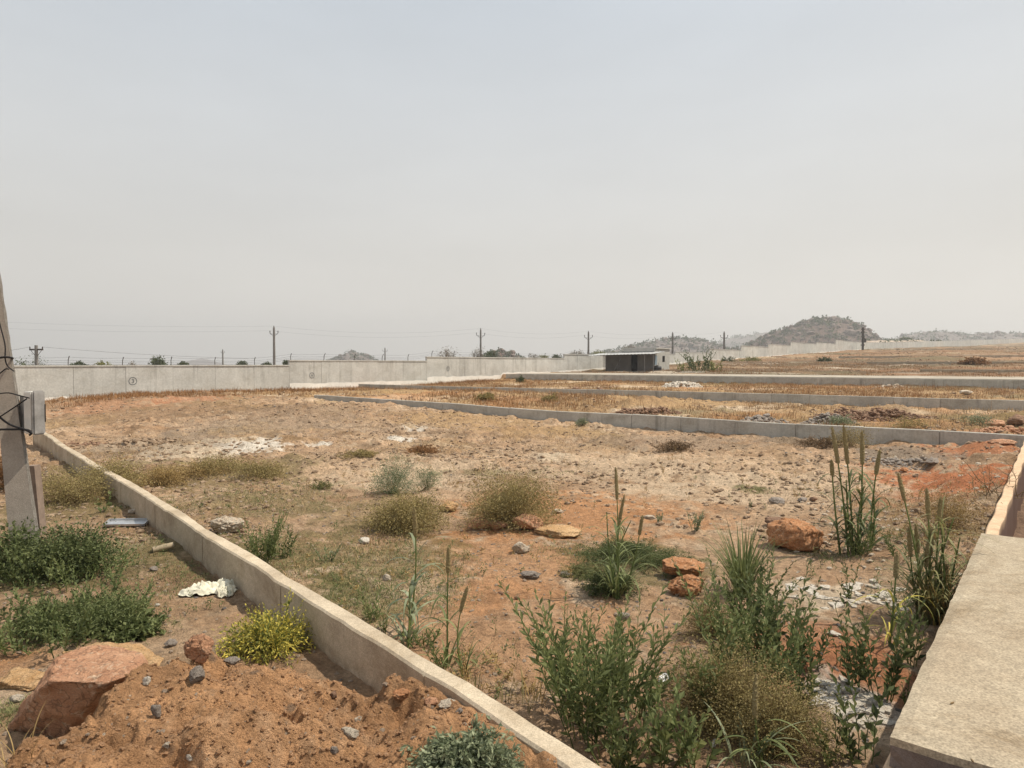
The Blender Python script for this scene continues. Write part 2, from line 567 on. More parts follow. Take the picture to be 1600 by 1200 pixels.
M['leaf_dark'] = leaf_mat('leaf_dark', (.050, .068, .025), (.175, .20, .080), .3)
M['leaf_mid'] = leaf_mat('leaf_mid', (.075, .098, .034), (.25, .28, .115), .35)
M['leaf_grey'] = leaf_mat('leaf_greygreen', (.11, .135, .07), (.34, .37, .23), .25)
M['leaf_olive'] = leaf_mat('leaf_olive', (.15, .12, .045), (.46, .37, .16), .3)
M['leaf_straw'] = leaf_mat('leaf_straw', (.20, .13, .05), (.48, .34, .14), .2)
M['leaf_yellow'] = leaf_mat('leaf_yellow', (.12, .14, .03), (.70, .58, .12), .28)
M['leaf_rust'] = leaf_mat('leaf_rust', (.15, .075, .03), (.38, .20, .08), .2)
M['dry'] = leaf_mat('dry_grass', (.17, .10, .045), (.52, .36, .19), .2)
M['dryb'] = leaf_mat('brown_stubble', (.10, .065, .035), (.30, .20, .11), .1)
M['green'] = leaf_mat('short_green', (.085, .10, .036), (.30, .28, .12), .3)
M['stem_green'] = leaf_mat('stem_green', (.07, .11, .03), (.18, .22, .07), .1)
M['stem_brown'] = leaf_mat('stem_brown', (.12, .08, .04), (.28, .19, .09), .0)
M['head'] = leaf_mat('seed_head', (.16, .125, .055), (.36, .29, .15), .05, .9)
M['tree'] = leaf_mat('tree_leaves', (.035, .05, .018), (.10, .13, .045), .2)
M['tree_y'] = leaf_mat('tree_leaves_light', (.13, .14, .035), (.30, .29, .09), .25)
M['tree_b'] = leaf_mat('tree_twigs', (.12, .10, .07), (.26, .22, .15), .1)
M['bark'] = solid('bark', (.16, .12, .09), .9, .1, .3, 4)

# ---- soil
m, nt, b = mat_new('soil', .95, .1)
ca = attr(nt, 'soil').outputs['Color']
o_ = objco(nt)
n1 = rmap(nt, noise_n(nt, 3.4, 8, o_, .75), .34, .64, .74, 1.15)
c_ = mixc(nt, 1.0, ca, n1, 'MULTIPLY')
n2 = rmap(nt, noise_n(nt, 19, 6, o_, .8), .34, .62, .62, 1.16)
c_ = mixc(nt, 1.0, c_, n2, 'MULTIPLY')
n3 = rmap(nt, noise_n(nt, 120, 3, o_, .7), .3, .7, .78, 1.2)
c_ = mixc(nt, 1.0, c_, n3, 'MULTIPLY')
vo = nt.nodes.new('ShaderNodeTexVoronoi'); vo.inputs['Scale'].default_value = 30
nt.links.new(o_, vo.inputs['Vector'])
sp1 = rmap(nt, vo.outputs['Distance'], .12, .2, 1., 0.)
spn = rmap(nt, noise_n(nt, 3.5, 3, o_), .5, .62)
mm = nt.nodes.new('ShaderNodeMath'); mm.operation = 'MULTIPLY'
nt.links.new(sp1, mm.inputs[0]); nt.links.new(spn, mm.inputs[1])
c_ = mixc(nt, mm.outputs[0], c_, mixc(nt, vo.outputs['Color'], (.20, .15, .11), (.66, .56, .44)))
vo2 = nt.nodes.new('ShaderNodeTexVoronoi'); vo2.inputs['Scale'].default_value = 5.5
nt.links.new(o_, vo2.inputs['Vector'])
sp2 = rmap(nt, vo2.outputs['Distance'], .10, .17, 1., 0.)
spn2 = rmap(nt, noise_n(nt, .8, 4, o_), .52, .6, 0, .7)
mm2 = nt.nodes.new('ShaderNodeMath'); mm2.operation = 'MULTIPLY'
nt.links.new(sp2, mm2.inputs[0]); nt.links.new(spn2, mm2.inputs[1])
c_ = mixc(nt, mm2.outputs[0], c_, (.20, .15, .11))
nt.links.new(c_, b.inputs['Base Color'])
hsum = nt.nodes.new('ShaderNodeMath'); hsum.operation = 'ADD'
nt.links.new(noise_n(nt, 11, 8, o_, .75), hsum.inputs[0])
hh = rmap(nt, noise_n(nt, 75, 4, o_, .7), 0, 1, 0, .35); nt.links.new(hh, hsum.inputs[1])
bumpn(nt, b, hsum.outputs[0], 1.0, .075)
M['soil'] = m

# ------------------------------------------------------------------ ground
SAND = np.array([.54, .365, .23]); TAN = np.array([.60, .425, .275]); ORANGE = np.array([.54, .27, .125]); RED = np.array([.50, .20, .095])
PALE = np.array([.68, .54, .385]); WHITE = np.array([.76, .69, .59]); BROWN = np.array([.27, .165, .09]); OLIVE = np.array([.24, .185, .085])
GREENISH = np.array([.17, .155, .06]); GREYB = np.array([.30, .235, .175]); GOLD = np.array([.45, .29, .14]); HEAP = np.array([.60, .33, .165])
# coloured patches of soil: px, py, half-width px, half-height px, colour, strength
PATCH = [
    (900, 800, 190, 45, ORANGE, .8), (800, 870, 170, 60, ORANGE, .55), (1050, 790, 120, 30, ORANGE, .45), (1480, 745, 150, 45, RED, 1.0),
    (1540, 700, 120, 18, RED, .8), (1420, 790, 120, 40, RED, .45), (820, 980, 260, 90, ORANGE, .45), (1250, 1010, 170, 60, RED, .6),
    (1350, 1060, 120, 50, RED, .5), (1280, 930, 95, 38, PALE, .9), (1390, 940, 80, 45, PALE, .7), (1330, 1100, 70, 45, WHITE, .7),
    (330, 700, 120, 16, PALE, .9), (400, 694, 60, 8, WHITE, .8), (270, 712, 90, 12, PALE, .7), (200, 690, 60, 10, PALE, .5),
    (630, 687, 26, 3.5, WHITE, 1), (655, 670, 24, 3, WHITE, .9), (415, 692, 18, 3, WHITE, .9), (505, 694, 20, 3.5, WHITE, .9), (860, 712, 30, 7, PALE, .9),
    (560, 735, 170, 22, TAN, .9), (680, 745, 160, 22, PALE, .45), (1150, 740, 260, 45, TAN, .9), (1000, 735, 200, 30, PALE, .4), (1250, 760, 200, 30, PALE, .35),
    (250, 645, 200, 12, BROWN, .5), (150, 637, 90, 7, RED, .3), (320, 618, 60, 5, RED, .45), (450, 650, 160, 18, GREYB, .45), (240, 690, 120, 25, GREYB, .45), (600, 668, 140, 12, GREYB, .25),
    (720, 655, 160, 10, GOLD, .6), (850, 675, 120, 12, GOLD, .6), (1050, 690, 160, 12, GREYB, .5), (1100, 670, 160, 9, GREYB, .5), (1230, 690, 80, 8, GREYB, .55), (1420, 712, 90, 13, GREYB, .9),
    (150, 745, 90, 30, OLIVE, .7), (120, 790, 110, 35, OLIVE, .7), (260, 860, 100, 60, GREENISH, .6), (300, 890, 90, 45, BROWN, .4), (80, 880, 130, 60, GREENISH, .6), (120, 960, 150, 50, GREENISH, .8),
    (350, 740, 130, 28, OLIVE, .7), (420, 790, 160, 35, GREENISH, .5), (560, 800, 100, 30, OLIVE, .4), (480, 860, 130, 45, OLIVE, .7), (600, 880, 130, 45, GREENISH, .5), (560, 930, 100, 50, GREENISH, .6),
    (1000, 880, 130, 45, GREENISH, .6), (1450, 800, 90, 50, OLIVE, .55), (200, 1000, 220, 35, TAN, .5), (40, 1060, 70, 60, PALE, .4), (30, 1035, 60, 25, ORANGE, .6),
    (1180, 765, 35, 7, GREENISH, .8), (750, 740, 80, 4, GREENISH, .5), (180, 850, 80, 30, PALE, .25), (480, 640, 200, 8, BROWN, .35),
]


def soil_colour(x, y):
    r = np.hypot(x, y)
    u, v = uv(x, y)
    n = fbm(x * .35, y * .35, 4, 101)
    n2 = fbm(x * 1.3, y * 1.3, 4, 131)
    n3 = fbm(x * 5, y * 5, 3, 151)
    n4 = fbm(x * 16, y * 16, 2, 161)
    col = SAND[None] * (1 + .16 * n[:, None])
    def mixin(c, w):
        nonlocal col
        w = np.clip(w, 0, 1)[:, None]
        col = col * (1 - w) + c[None] * w
    mixin(ORANGE, ss(.0, .6, n2) * .25)
    mixin(TAN, ss(.1, .6, n) * .5)
    mixin(BROWN, ss(.12, .5, n2 + n3 * .7) * .5 * ss(6, 12, r))
    mixin(PALE, ss(.18, .5, n3 + n * .6) * .5)
    mixin(np.array([.20, .13, .075]), ss(.16, .42, fbm(x * 2.4 + 7, y * 2.4, 4, 191)) * .55 * ss(9, 16, r))
    mixin(np.array([.36, .25, .12]), ss(.05, .45, fbm(x * .5 + 3, y * .5, 4, 193)) * .5 * ss(12, 20, r))
    mixin(BROWN, ss(28, 36, r) * ss(20, 30, v) * .55)
    mixin(BROWN, ss(.2, .55, n3 * .6 - n4 * .7) * .45)
    # dry plots between the far kerbs
    band = ss(18.8, 19.5, u) * (1 - ss(49.5, 50, u))
    mixin(GOLD, band * (.65 + .3 * n))
    mixin(BROWN, band * ss(-.1, .5, n2) * .6)
    mixin(PALE, band * ss(.12, .35, fbm(x * .2 + 9, y * .35, 4, 177)) * .7)
    mixin(OLIVE, band * ss(.1, .35, fbm(x * .15 + 30, y * .3, 4, 179)) * .7)
    mixin(ORANGE, band * ss(.1, .6, fbm(x * .25, y * .25, 3, 77)) * .7)
    far = ss(58, 59, u)
    mixin(np.array([.25, .165, .10]), far * .9)
    st = fbm(v * .03, u * .16, 4, 55)
    mixin(np.array([.46, .34, .22]), far * ss(.02, .25, st) * .85)
    mixin(np.array([.15, .105, .065]), far * ss(.02, .25, -st) * .85)
    mixin(np.array([.17, .14, .08]), far * ss(.05, .3, fbm(v * .05 + 40, u * .22, 4, 57)) * .8)
    mixin(np.array([.34, .19, .105]), far * ss(.1, .35, fbm(v * .04 + 90, u * .2, 4, 59)) * .7)
    mixin(np.array([.55, .47, .37]), far * ss(.36, .5, fbm(v * .06, u * .3, 4, 91)) * .8)
    sd = side1(x, y)
    nearl = ss(.05, .15, sd) * (1 - ss(14, 17, r))
    mixin(BROWN * 1.25, nearl * .45)
    for (px, py, rx, ry, c, st_) in PATCH:
        p = P0(px, py)
        k = math.hypot(p.x, p.y)
        ax = rx * p.y / F
        ay = ry * p.y * p.y / (F * max(.5, EYE - p.z))
        ex = 1.0
        d = np.sqrt(((x - p.x) / ax) ** 2 + ((y - p.y) / ay) ** 2)
        w = 1 - ss(.62, .98, d + .55 * n2 + .6 * n3 + .25 * n4)
        mixin(c, w * st_)
    yc = np.interp(x, MX, MY)
    heap = (1 - ss(.2, .6, y - yc)) * ss(0.02, .1, sd) * ss(-2.9, -2.2, x)
    mixin(HEAP * 1.0, heap * .9)
    mixin(HEAP * .66, heap * ss(.05, .4, n3) * .7)
    mixin(np.array([.66, .42, .25]), heap * ss(.1, .45, n2 - n4 * .4) * .6)
    dr = ss(-.36, -.33, v) * (1 - ss(.40, .44, v)) * (1 - ss(17.6, 17.9, u)) * ss(1.5, 1.9, u)
    mixin(np.array([.30, .2, .14]), dr)
    return col


_pc = {}


def P0(px, py):
    if (px, py) not in _pc: _pc[(px, py)] = G(px, py)
    return _pc[(px, py)]


ang = np.concatenate([np.arange(-180, -50, 3.0), np.arange(-50, 50.01, .115), np.arange(53, 180, 3.0)])
ang = np.radians(ang)
rad = np.concatenate([[.25, .5, .8, 1.1, 1.4], 1.6 * (3500 / 1.6) ** np.linspace(0, 1, 1250)])
A, R = np.meshgrid(ang, rad)
GX = (R * np.sin(A)).ravel(); GY = (R * np.cos(A)).ravel()
GZ = H(GX, GY)
na, nr = len(ang), len(rad)
GX = np.append(GX, 0.0); GY = np.append(GY, 0.0); GZ = np.append(GZ, gz(0, 0.01))
gm = MB()
i = np.arange(nr - 1)[:, None] * na; j = np.arange(na)[None, :]; j2 = (j + 1) % na
gm.add(np.stack([GX, GY, GZ], 1), np.stack([i + j, i + j2, i + na + j2, i + na + j], -1).reshape(-1, 4)[:, ::-1])
cidx = nr * na
gm.F.append(np.stack([np.full(na, cidx), np.arange(na), (np.arange(na) + 1) % na], 1)[:, ::-1])
ground = gm.build('ground', M['soil'], smooth=True)
tag(ground, 'bare sandy building plot with orange soil, pale patches and dry weeds', 'ground', kind='structure')
colr = soil_colour(GX, GY)
ca_ = ground.data.attributes.new('soil', 'FLOAT_COLOR', 'POINT')
ca_.data.foreach_set('color', np.concatenate([np.clip(colr, 0, 1), np.ones((len(colr), 1))], 1).astype(np.float32).ravel())

# ------------------------------------------------------------------ kerb walls
# 1: the diagonal one in front
kb = MB()
up = Vector((0, 0, 1))
pts = K1P[::-1]
# densify
P = []
for a, b_ in zip(pts[:-1], pts[1:]):
    L = (b_ - a).length
    nseg = max(1, int(L / .12))
    for q in range(nseg): P.append(a.lerp(b_, q / nseg))
P.append(pts[-1])
TH = .115
n_ = len(P)
arc = np.concatenate([[0], np.cumsum([(P[k + 1] - P[k]).length for k in range(n_ - 1)])])
rows = []
for k in range(n_):
    a = P[max(0, k - 4)]; b_ = P[min(n_ - 1, k + 4)]
    d = (b_ - a).normalized()
    nrm = Vector((-d.y, d.x, 0)).normalized()
    if nrm.x > 0: nrm = -nrm      # towards the left side
    back = P[k]
    w = TH + .008 * math.sin(arc[k] * 3.1) + .006 * random.uniform(-1, 1)
    front = back + nrm * w
    dz = .004 * random.uniform(-1, 1)
    bev = .012
    rows.append([(back.x, back.y, -.25), (back.x, back.y, K1Z - bev + dz), (back.x + nrm.x * bev, back.y + nrm.y * bev, K1Z + dz),
                 (front.x - nrm.x * bev, front.y - nrm.y * bev, K1Z + dz), (front.x, front.y, K1Z - bev + dz), (front.x, front.y, -.25)])
joints = [1.35, 3.2, 5.1, 6.9, 8.8, 10.6, 12.4]
tints = []
tv = [.55, .42, .6, .5, .44, .58, .5, .4]
for k in range(n_):
    tints += [tv[int(np.searchsorted(joints, arc[k]))]] * 6
v = np.array(rows).reshape(-1, 3)
i = np.arange(n_ - 1)[:, None] * 6; j = np.arange(5)[None, :]
kb.add(v, np.stack([i + j, i + j + 1, i + j + 7, i + j + 6], -1).reshape(-1, 4), np.array(tints))
kb.F.append(np.array([[0, 1, 2, 3, 4, 5]])); kb.F.append(np.array([[(n_ - 1) * 6 + q for q in (5, 4, 3, 2, 1, 0)]]))
# thin raised mortar lips at the joints on the left face
for jn in joints:
    k = int(np.searchsorted(arc, jn)); k = min(max(k, 1), n_ - 2)
    f = Vector(rows[k][4]); bk = Vector(rows[k][1]); nr_ = (f - bk); nr_.z = 0; nr_.normalize()
    d = Vector((-nr_.y, nr_.x, 0))
    Mx = Matrix.Translation(f) @ Matrix(((d.x, nr_.x, 0, 0), (d.y, nr_.y, 0, 0), (0, 0, 1, 0), (0, 0, 0, 1)))
    kb.box((-.006, -.006, -.45), (.006, .004, -.002), .0, Mx)
k1 = kb.build('kerb_wall', M['kerb'], recenter=False, origin=Vector((P[n_ // 2].x, P[n_ // 2].y, 0)))
tag(k1, 'long pale concrete kerb wall running diagonally from bottom centre up to the meter box', 'kerb wall', 'concrete kerb walls')


def kerb_line(u, v0, v1, ztop, depth, joint, label, th=.12, name='kerb_wall', mat='kerb_grey'):
    mb = MB()
    nj = int((v1 - v0) / joint) + 1
    for q in range(nj):
        a = v0 + q * joint; b2 = min(v1, a + joint)
        if b2 - a < .05: break
        n = 4
        off = random.uniform(-.006, .006)
        prev = None
        verts = []; g = .006
        for s in range(n + 1):
            vv = a + g + (b2 - a - 2 * g) * s / n
            zt = ztop(vv) + off
            x0, y0 = xy(u + off, vv); x1, y1 = xy(u + th + off, vv)
            xb0, yb0 = xy(u + off + .01, vv)
            verts += [(x0, y0, zt - depth), (x0, y0, zt - .012), (xb0, yb0, zt), (x1, y1, zt), (x1, y1, zt - depth)]
        f = []
        for s in range(n):
            for k in range(4): f.append((s * 5 + k, s * 5 + 5 + k, s * 5 + 6 + k, s * 5 + 1 + k))
        mb.add(verts, f, random.uniform(.3, .7))
        mb.F.append(np.array([[mb.n - (n + 1) * 5 + k for k in (0, 1, 2, 3, 4)]])); mb.F.append(np.array([[mb.n - 5 + k for k in (4, 3, 2, 1, 0)]]))
    o = mb.build(name, M[mat], recenter=True)
    return tag(o, label, 'kerb wall', 'concrete kerb walls')


def wallz(u):
    return lambda v: 0


kerb_line(18.7, .5, 26.5, lambda v: .42 + .13 * float(ss(12, 24, v)) + .015 * math.sin(v * .8), .9, 1.62,
          'nearest grey kerb wall running along the back of the bare plot')
kerb_line(32.7, .3, 40.8, lambda v: .58 - .1 * float(ss(10, 36, v)), 1.0, 1.7, 'second grey kerb wall, behind the brown rubble heaps')
kerb_line(49.9, -12, 40.6, lambda v: 1.03, 1.2, 2.0, 'third grey kerb wall, holding up the edge of the pale concrete road', th=.2)
for uu, va, vb, lab in ((66, 0, 9, 'faint grey kerb wall low on the slope just above the pale road'),
                        (86, 0, 17, 'faint grey kerb wall on the middle of the brown slope'),
                        (112, 2, 26, 'faint grey kerb wall high on the slope below the horizon')):
    x_, y_ = xy(uu, (va + vb) / 2)
    kerb_line(uu, va, vb, (lambda U: (lambda v: float(np.interp(U, [58, 202], [1.0, 5.9])) + .26))(uu), .9, 3.0, lab, th=.2, mat='kerb')

# concrete road behind kerb 3, lying on the fill
rb = MB()
vs = np.linspace(-60, 39.5, 200)
for (ua, ub, z0) in ((50.16, 57.6, 1.06),):
    V = []
    for q, vv in enumerate(vs):
        for (uu, zz) in ((ua, z0 - .2), (ua, z0), (ub, z0 + .02), (ub, z0 - .2)):
            x_, y_ = xy(uu, vv); V.append((x_, y_, zz))
    i = np.arange(len(vs) - 1)[:, None] * 4; j = np.arange(3)[None, :]
    rb.add(V, np.stack([i + j, i + 4 + j, i + 5 + j, i + 1 + j], -1).reshape(-1, 4))
road = rb.build('road', M['roadc'], recenter=True)
tag(road, 'pale concrete road passing in front of the hut', 'road', kind='structure')

# ------------------------------------------------------------------ drain and its cover slab at the right
db = MB()
us = np.linspace(1.7, 17.9, 60)


def strip_wall(mb, v0, v1, zt, zb=-.4):
    V = []
    for uu in us:
        o1 = .008 * math.sin(uu * 5.0)
        for (vv, zz) in ((v0 + o1, zb), (v0 + o1, zt - .01), (v0 + .01 + o1, zt), (v1 - .01 + o1, zt), (v1 + o1, zt - .01), (v1 + o1, zb)):
            x_, y_ = xy(uu, vv); V.append((x_, y_, zz))
    i = np.arange(len(us) - 1)[:, None] * 6; j = np.arange(5)[None, :]
    mb.add(V, np.stack([i + j, i + 6 + j, i + 7 + j, i + 1 + j], -1).reshape(-1, 4))
    mb.F.append(np.array([[mb.n - 6 + k for k in range(6)]])); mb.F.append(np.array([[mb.n - len(us) * 6 + k for k in range(5, -1, -1)]]))


drain = empty('storm_drain', (*xy(8, 0), 0), 'open concrete storm drain with orange dusty rim running behind the cover slab', 'drain')
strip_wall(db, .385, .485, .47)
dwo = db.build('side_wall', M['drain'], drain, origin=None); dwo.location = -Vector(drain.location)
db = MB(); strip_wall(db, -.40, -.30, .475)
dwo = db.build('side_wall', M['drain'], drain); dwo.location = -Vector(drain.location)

sl = MB()
nu, nv = 60, 24
uu = np.linspace(2.88, 6.86, nu); vv = np.linspace(-.62, .468, nv)
U, V_ = np.meshgrid(uu, vv)
edge = np.minimum(np.minimum(U - 2.88, 6.86 - U), np.minimum(V_ + .62, .468 - V_))
Zt = .60 - .012 * np.exp(-edge / .008) + .003 * fbm(U * 6, V_ * 6, 3, 9)
jit = (edge < .02) * .006
Uj = U + jit * fbm(U * 17, V_ * 17, 3, 19); Vj = V_ + jit * fbm(U * 17, V_ * 17, 3, 29)
X_, Y_ = xy(Uj, Vj)
i = np.arange(nv - 1)[:, None] * nu; j = np.arange(nu - 1)[None, :]
top = np.stack([X_, Y_, Zt], -1).reshape(-1, 3)
sl.add(top, np.stack([i + j, i + j + 1, i + nu + j + 1, i + nu + j], -1).reshape(-1, 4)[:, ::-1])
low = None
ring = list(range(nu)) + [nu - 1 + nu * k for k in range(1, nv)] + [nu * (nv - 1) + k for k in range(nu - 2, -1, -1)] + [nu * k for k in range(nv - 2, 0, -1)]
low = top[ring].copy(); low[:, 2] = .478
base_i = sl.n
low[:, 2] = Zt.reshape(-1)[ring] - .03
sl.add(low, np.zeros((0, 4), int))
for q in range(len(ring)):
    a, b2 = ring[q], ring[(q + 1) % len(ring)]
    sl.F.append(np.array([[a, b2, base_i + (q + 1) % len(ring), base_i + q]]))
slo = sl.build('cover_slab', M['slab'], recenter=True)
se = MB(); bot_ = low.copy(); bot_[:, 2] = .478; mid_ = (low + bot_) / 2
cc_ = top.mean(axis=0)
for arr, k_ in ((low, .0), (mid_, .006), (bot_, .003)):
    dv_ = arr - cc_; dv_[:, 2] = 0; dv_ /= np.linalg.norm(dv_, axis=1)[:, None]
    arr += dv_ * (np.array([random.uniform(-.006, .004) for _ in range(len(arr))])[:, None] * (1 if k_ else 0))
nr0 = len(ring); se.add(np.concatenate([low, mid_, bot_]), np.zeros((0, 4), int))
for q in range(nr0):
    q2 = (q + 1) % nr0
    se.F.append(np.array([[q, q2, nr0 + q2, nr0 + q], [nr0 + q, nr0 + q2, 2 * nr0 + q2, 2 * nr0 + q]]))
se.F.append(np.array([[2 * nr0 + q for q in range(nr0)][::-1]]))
seo = se.build('rough_side', M['slab_edge_shaded'], slo, origin=slo.location); seo.location = (0, 0, 0)
tag(slo, 'thick pale concrete slab bridging the drain in the bottom right corner', 'slab')

# ------------------------------------------------------------------ boundary wall
V0 = 41.3; U0 = 12.2
def wall_pt(t, off=0): return xy(U0 + t, V0 + off)


def t_at(px):
    k = (px - 800) / F
    x0, y0 = wall_pt(0)
    return (k * y0 - x0) / (RX - k * RY)


wall = empty('boundary_wall', (*wall_pt(30), 0), 'long white plastered boundary wall with stepped top, barbed wire and dark rain streaks', 'wall')
WL = Vector(wall.location)
steps = [(-40, 452, 570.5, 628), (452, 667, 563, 603), (667, 882, 558.3, 592), (882, 975, 554, 584), (975, 1055, 552, 580), (1055, 1108, 550.3, 576), (1108, 1158, 546, 570),
         (1158, 1200, 541, 561.5), (1200, 1235, 538.7, 557.5), (1235, 1275, 535.7, 554), (1275, 1305, 535.9, 551.5), (1305, 1352, 533.2, 549)]
wall_top = []
for (pa, pb, yt, ybse) in steps:
    ta, tb = (t_at(pa), t_at(pb)) if pa > -30 else (-22, t_at(pb))
    pm = (max(pa, 20) + pb) / 2
    tm = t_at(pm); ym = wall_pt(tm)[1]
    zt = at(pm, yt, ym).z
    zb_a = at(max(pa, 60), ybse, wall_pt(t_at(max(pa, 60)))[1]).z
    wall_top.append((ta, tb, zt, zb_a))
for (ta, tb, zt, zb) in wall_top:
    npan = max(1, int(round((tb - ta) / 2.7)))
    mb = MB()
    for q in range(npan):
        a = ta + (tb - ta) * q / npan; b2 = ta + (tb - ta) * (q + 1) / npan
        V = []
        o_ = random.uniform(-.012, .012)
        for (tt, oo, zz) in ((a + .008, o_, -1.5), (b2 - .008, o_, -1.5), (b2 - .008, o_ + .18, -1.5), (a + .008, o_ + .18, -1.5),
                             (a + .008, o_, zt - .07), (b2 - .008, o_, zt - .07), (b2 - .008, o_ + .18, zt - .07), (a + .008, o_ + .18, zt - .07)):
            x_, y_ = wall_pt(tt, oo); V.append((x_ - WL.x, y_ - WL.y, zz - WL.z))
        mb.add(V, [(4, 5, 6, 7), (0, 1, 5, 4), (1, 2, 6, 5), (2, 3, 7, 6), (3, 0, 4, 7)], random.uniform(.4, .6))
    mb.build('wall_panel', M['wall'], wall)
    # flat coping on top
    mb = MB(); V = []
    for (tt, oo, zz) in ((ta, -.04, zt - .07), (tb, -.04, zt - .07), (tb, .22, zt - .07), (ta, .22, zt - .07), (ta, -.04, zt), (tb, -.04, zt), (tb, .22, zt), (ta, .22, zt)):
        x_, y_ = wall_pt(tt, oo); V.append((x_ - WL.x, y_ - WL.y, zz))
    mb.add(V, [(0, 3, 2, 1), (4, 5, 6, 7), (0, 1, 5, 4), (1, 2, 6, 5), (2, 3, 7, 6), (3, 0, 4, 7)], .6)
    mb.build('coping', M['wall'], wall)
    # limewashed splash band along the foot
    mb = MB(); V = []
    nn = max(2, int((tb - ta) / .4))
    for q in range(nn + 1):
        tt = ta + (tb - ta) * q / nn
        x_, y_ = wall_pt(tt, -.03)
        g = float(H0(np.array([wall_pt(tt, -.1)[0]]), np.array([wall_pt(tt, -.1)[1]]))[0])
        zt_ = max(g, min(zb, g + .6)) + .16 + .10 * (vnoise(tt * 1.7, 0, 5) - .5) + .06 * (vnoise(tt * 6., 0, 8) - .5)
        V += [(x_ - WL.x, y_ - WL.y, -1.2), (x_ - WL.x, y_ - WL.y, float(zt_))]
    i = np.arange(nn)[:, None] * 2
    mb.add(V, (i + np.array([[0, 2, 3, 1]])))
    mb.build('limewashed_foot', M['wall_base'], wall)
# painted circled numbers
def wall_mark(px, py, txt, size):
    t = t_at(px)
    x_, y_ = wall_pt(t, -.035)
    p = at(px, py, y_)
    mb = MB()
    ring_pts = []
    for k in range(29):
        a = k * 2 * PI / 28
        ring_pts.append((math.cos(a) * size, math.sin(a) * size))
    strokes = [ring_pts]
    s = size * .62
    if txt == '3': strokes.append([(-.4 * s, .75 * s), (.1 * s, .85 * s), (.45 * s, .5 * s), (.1 * s, .08 * s), (-.15 * s, .05 * s)]); strokes.append([(.1 * s, .08 * s), (.5 * s, -.3 * s), (.1 * s, -.8 * s), (-.45 * s, -.65 * s)])
    if txt == '4': strokes.append([(.1 * s, .85 * s), (-.45 * s, -.15 * s), (.5 * s, -.15 * s)]); strokes.append([(.2 * s, .3 * s), (.2 * s, -.85 * s)])
    if txt == '5': strokes.append([(.4 * s, .8 * s), (-.35 * s, .8 * s), (-.4 * s, .1 * s), (.1 * s, .2 * s), (.42 * s, -.25 * s), (.1 * s, -.8 * s), (-.4 * s, -.6 * s)])
    w = size * .085
    for st in strokes:
        for (a, b2) in zip(st[:-1], st[1:]):
            dx, dz = b2[0] - a[0], b2[1] - a[1]; L = math.hypot(dx, dz) + 1e-6
            nx, nz_ = -dz / L * w, dx / L * w
            q = [(a[0] + nx, a[1] + nz_), (a[0] - nx, a[1] - nz_), (b2[0] - nx, b2[1] - nz_), (b2[0] + nx, b2[1] + nz_)]
            V = [(p.x + u_ * RX - WL.x, y_ + u_ * RY - WL.y, p.z + z_) for (u_, z_) in q]
            mb.add(V, [(0, 1, 2, 3)])
    mb.build('painted_number', paint, wall)


paint = solid('number_paint', (.10, .11, .12), .8, .1, .2)
wall_mark(207.5, 595.5, '3', .21); wall_mark(487.5, 586.5, '4', .19); wall_mark(700, 576, '5', .19)

# angle posts and barbed wire on the wall
wire_pts = {k: [] for k in range(4)}
t = -17.5
posts = []
while t < 178:
    for (ta, tb, zt, zb) in wall_top:
        if ta <= t < tb: posts.append((t, zt)); break
    t += 2.72 if t < 100 else 3.6
for (t, zt) in posts:
    x_, y_ = wall_pt(t, .09)
    bx, by = x_ - WL.x, y_ - WL.y
    lean = random.uniform(-.05, .05)
    hgt = random.uniform(.36, .44)
    ox, oy = -RY * .14, RX * .14
    pts_ = [(bx, by, zt - .02), (bx + RX * lean * .6, by + RY * lean * .6, zt + hgt * .7), (bx + RX * lean - ox * .9, by + RY * lean - oy * .9, zt + hgt + .08)]
    mb = MB(); mb.tube(pts_, .022, 4, random.random())
    if len([1 for q in wall.children if q.name.startswith('fence_post')]) < 90:
        mb.build('fence_post', M['ironpost'], wall)
    for k in range(4):
        f = (k + .6) / 4
        wire_pts[k].append((bx + RX * lean * f, by + RY * lean * f - .0, zt + hgt * f + (.06 if k == 3 else 0)))
mb = MB()
for k in range(4):
    W_ = wire_pts[k]
    for a, b2 in zip(W_[:-1], W_[1:]):
        a = np.array(a); b2 = np.array(b2)
        if abs(a[2] - b2[2]) > .15: pass
        seg = [a + (b2 - a) * s - np.array([0, 0, .035 * 4 * s * (1 - s)]) for s in (0, .25, .5, .75, 1)]
        mb.tube(seg, .0065, 3, .5, cap=False)
mb.build('barbed_wire', M['farwire'], wall)

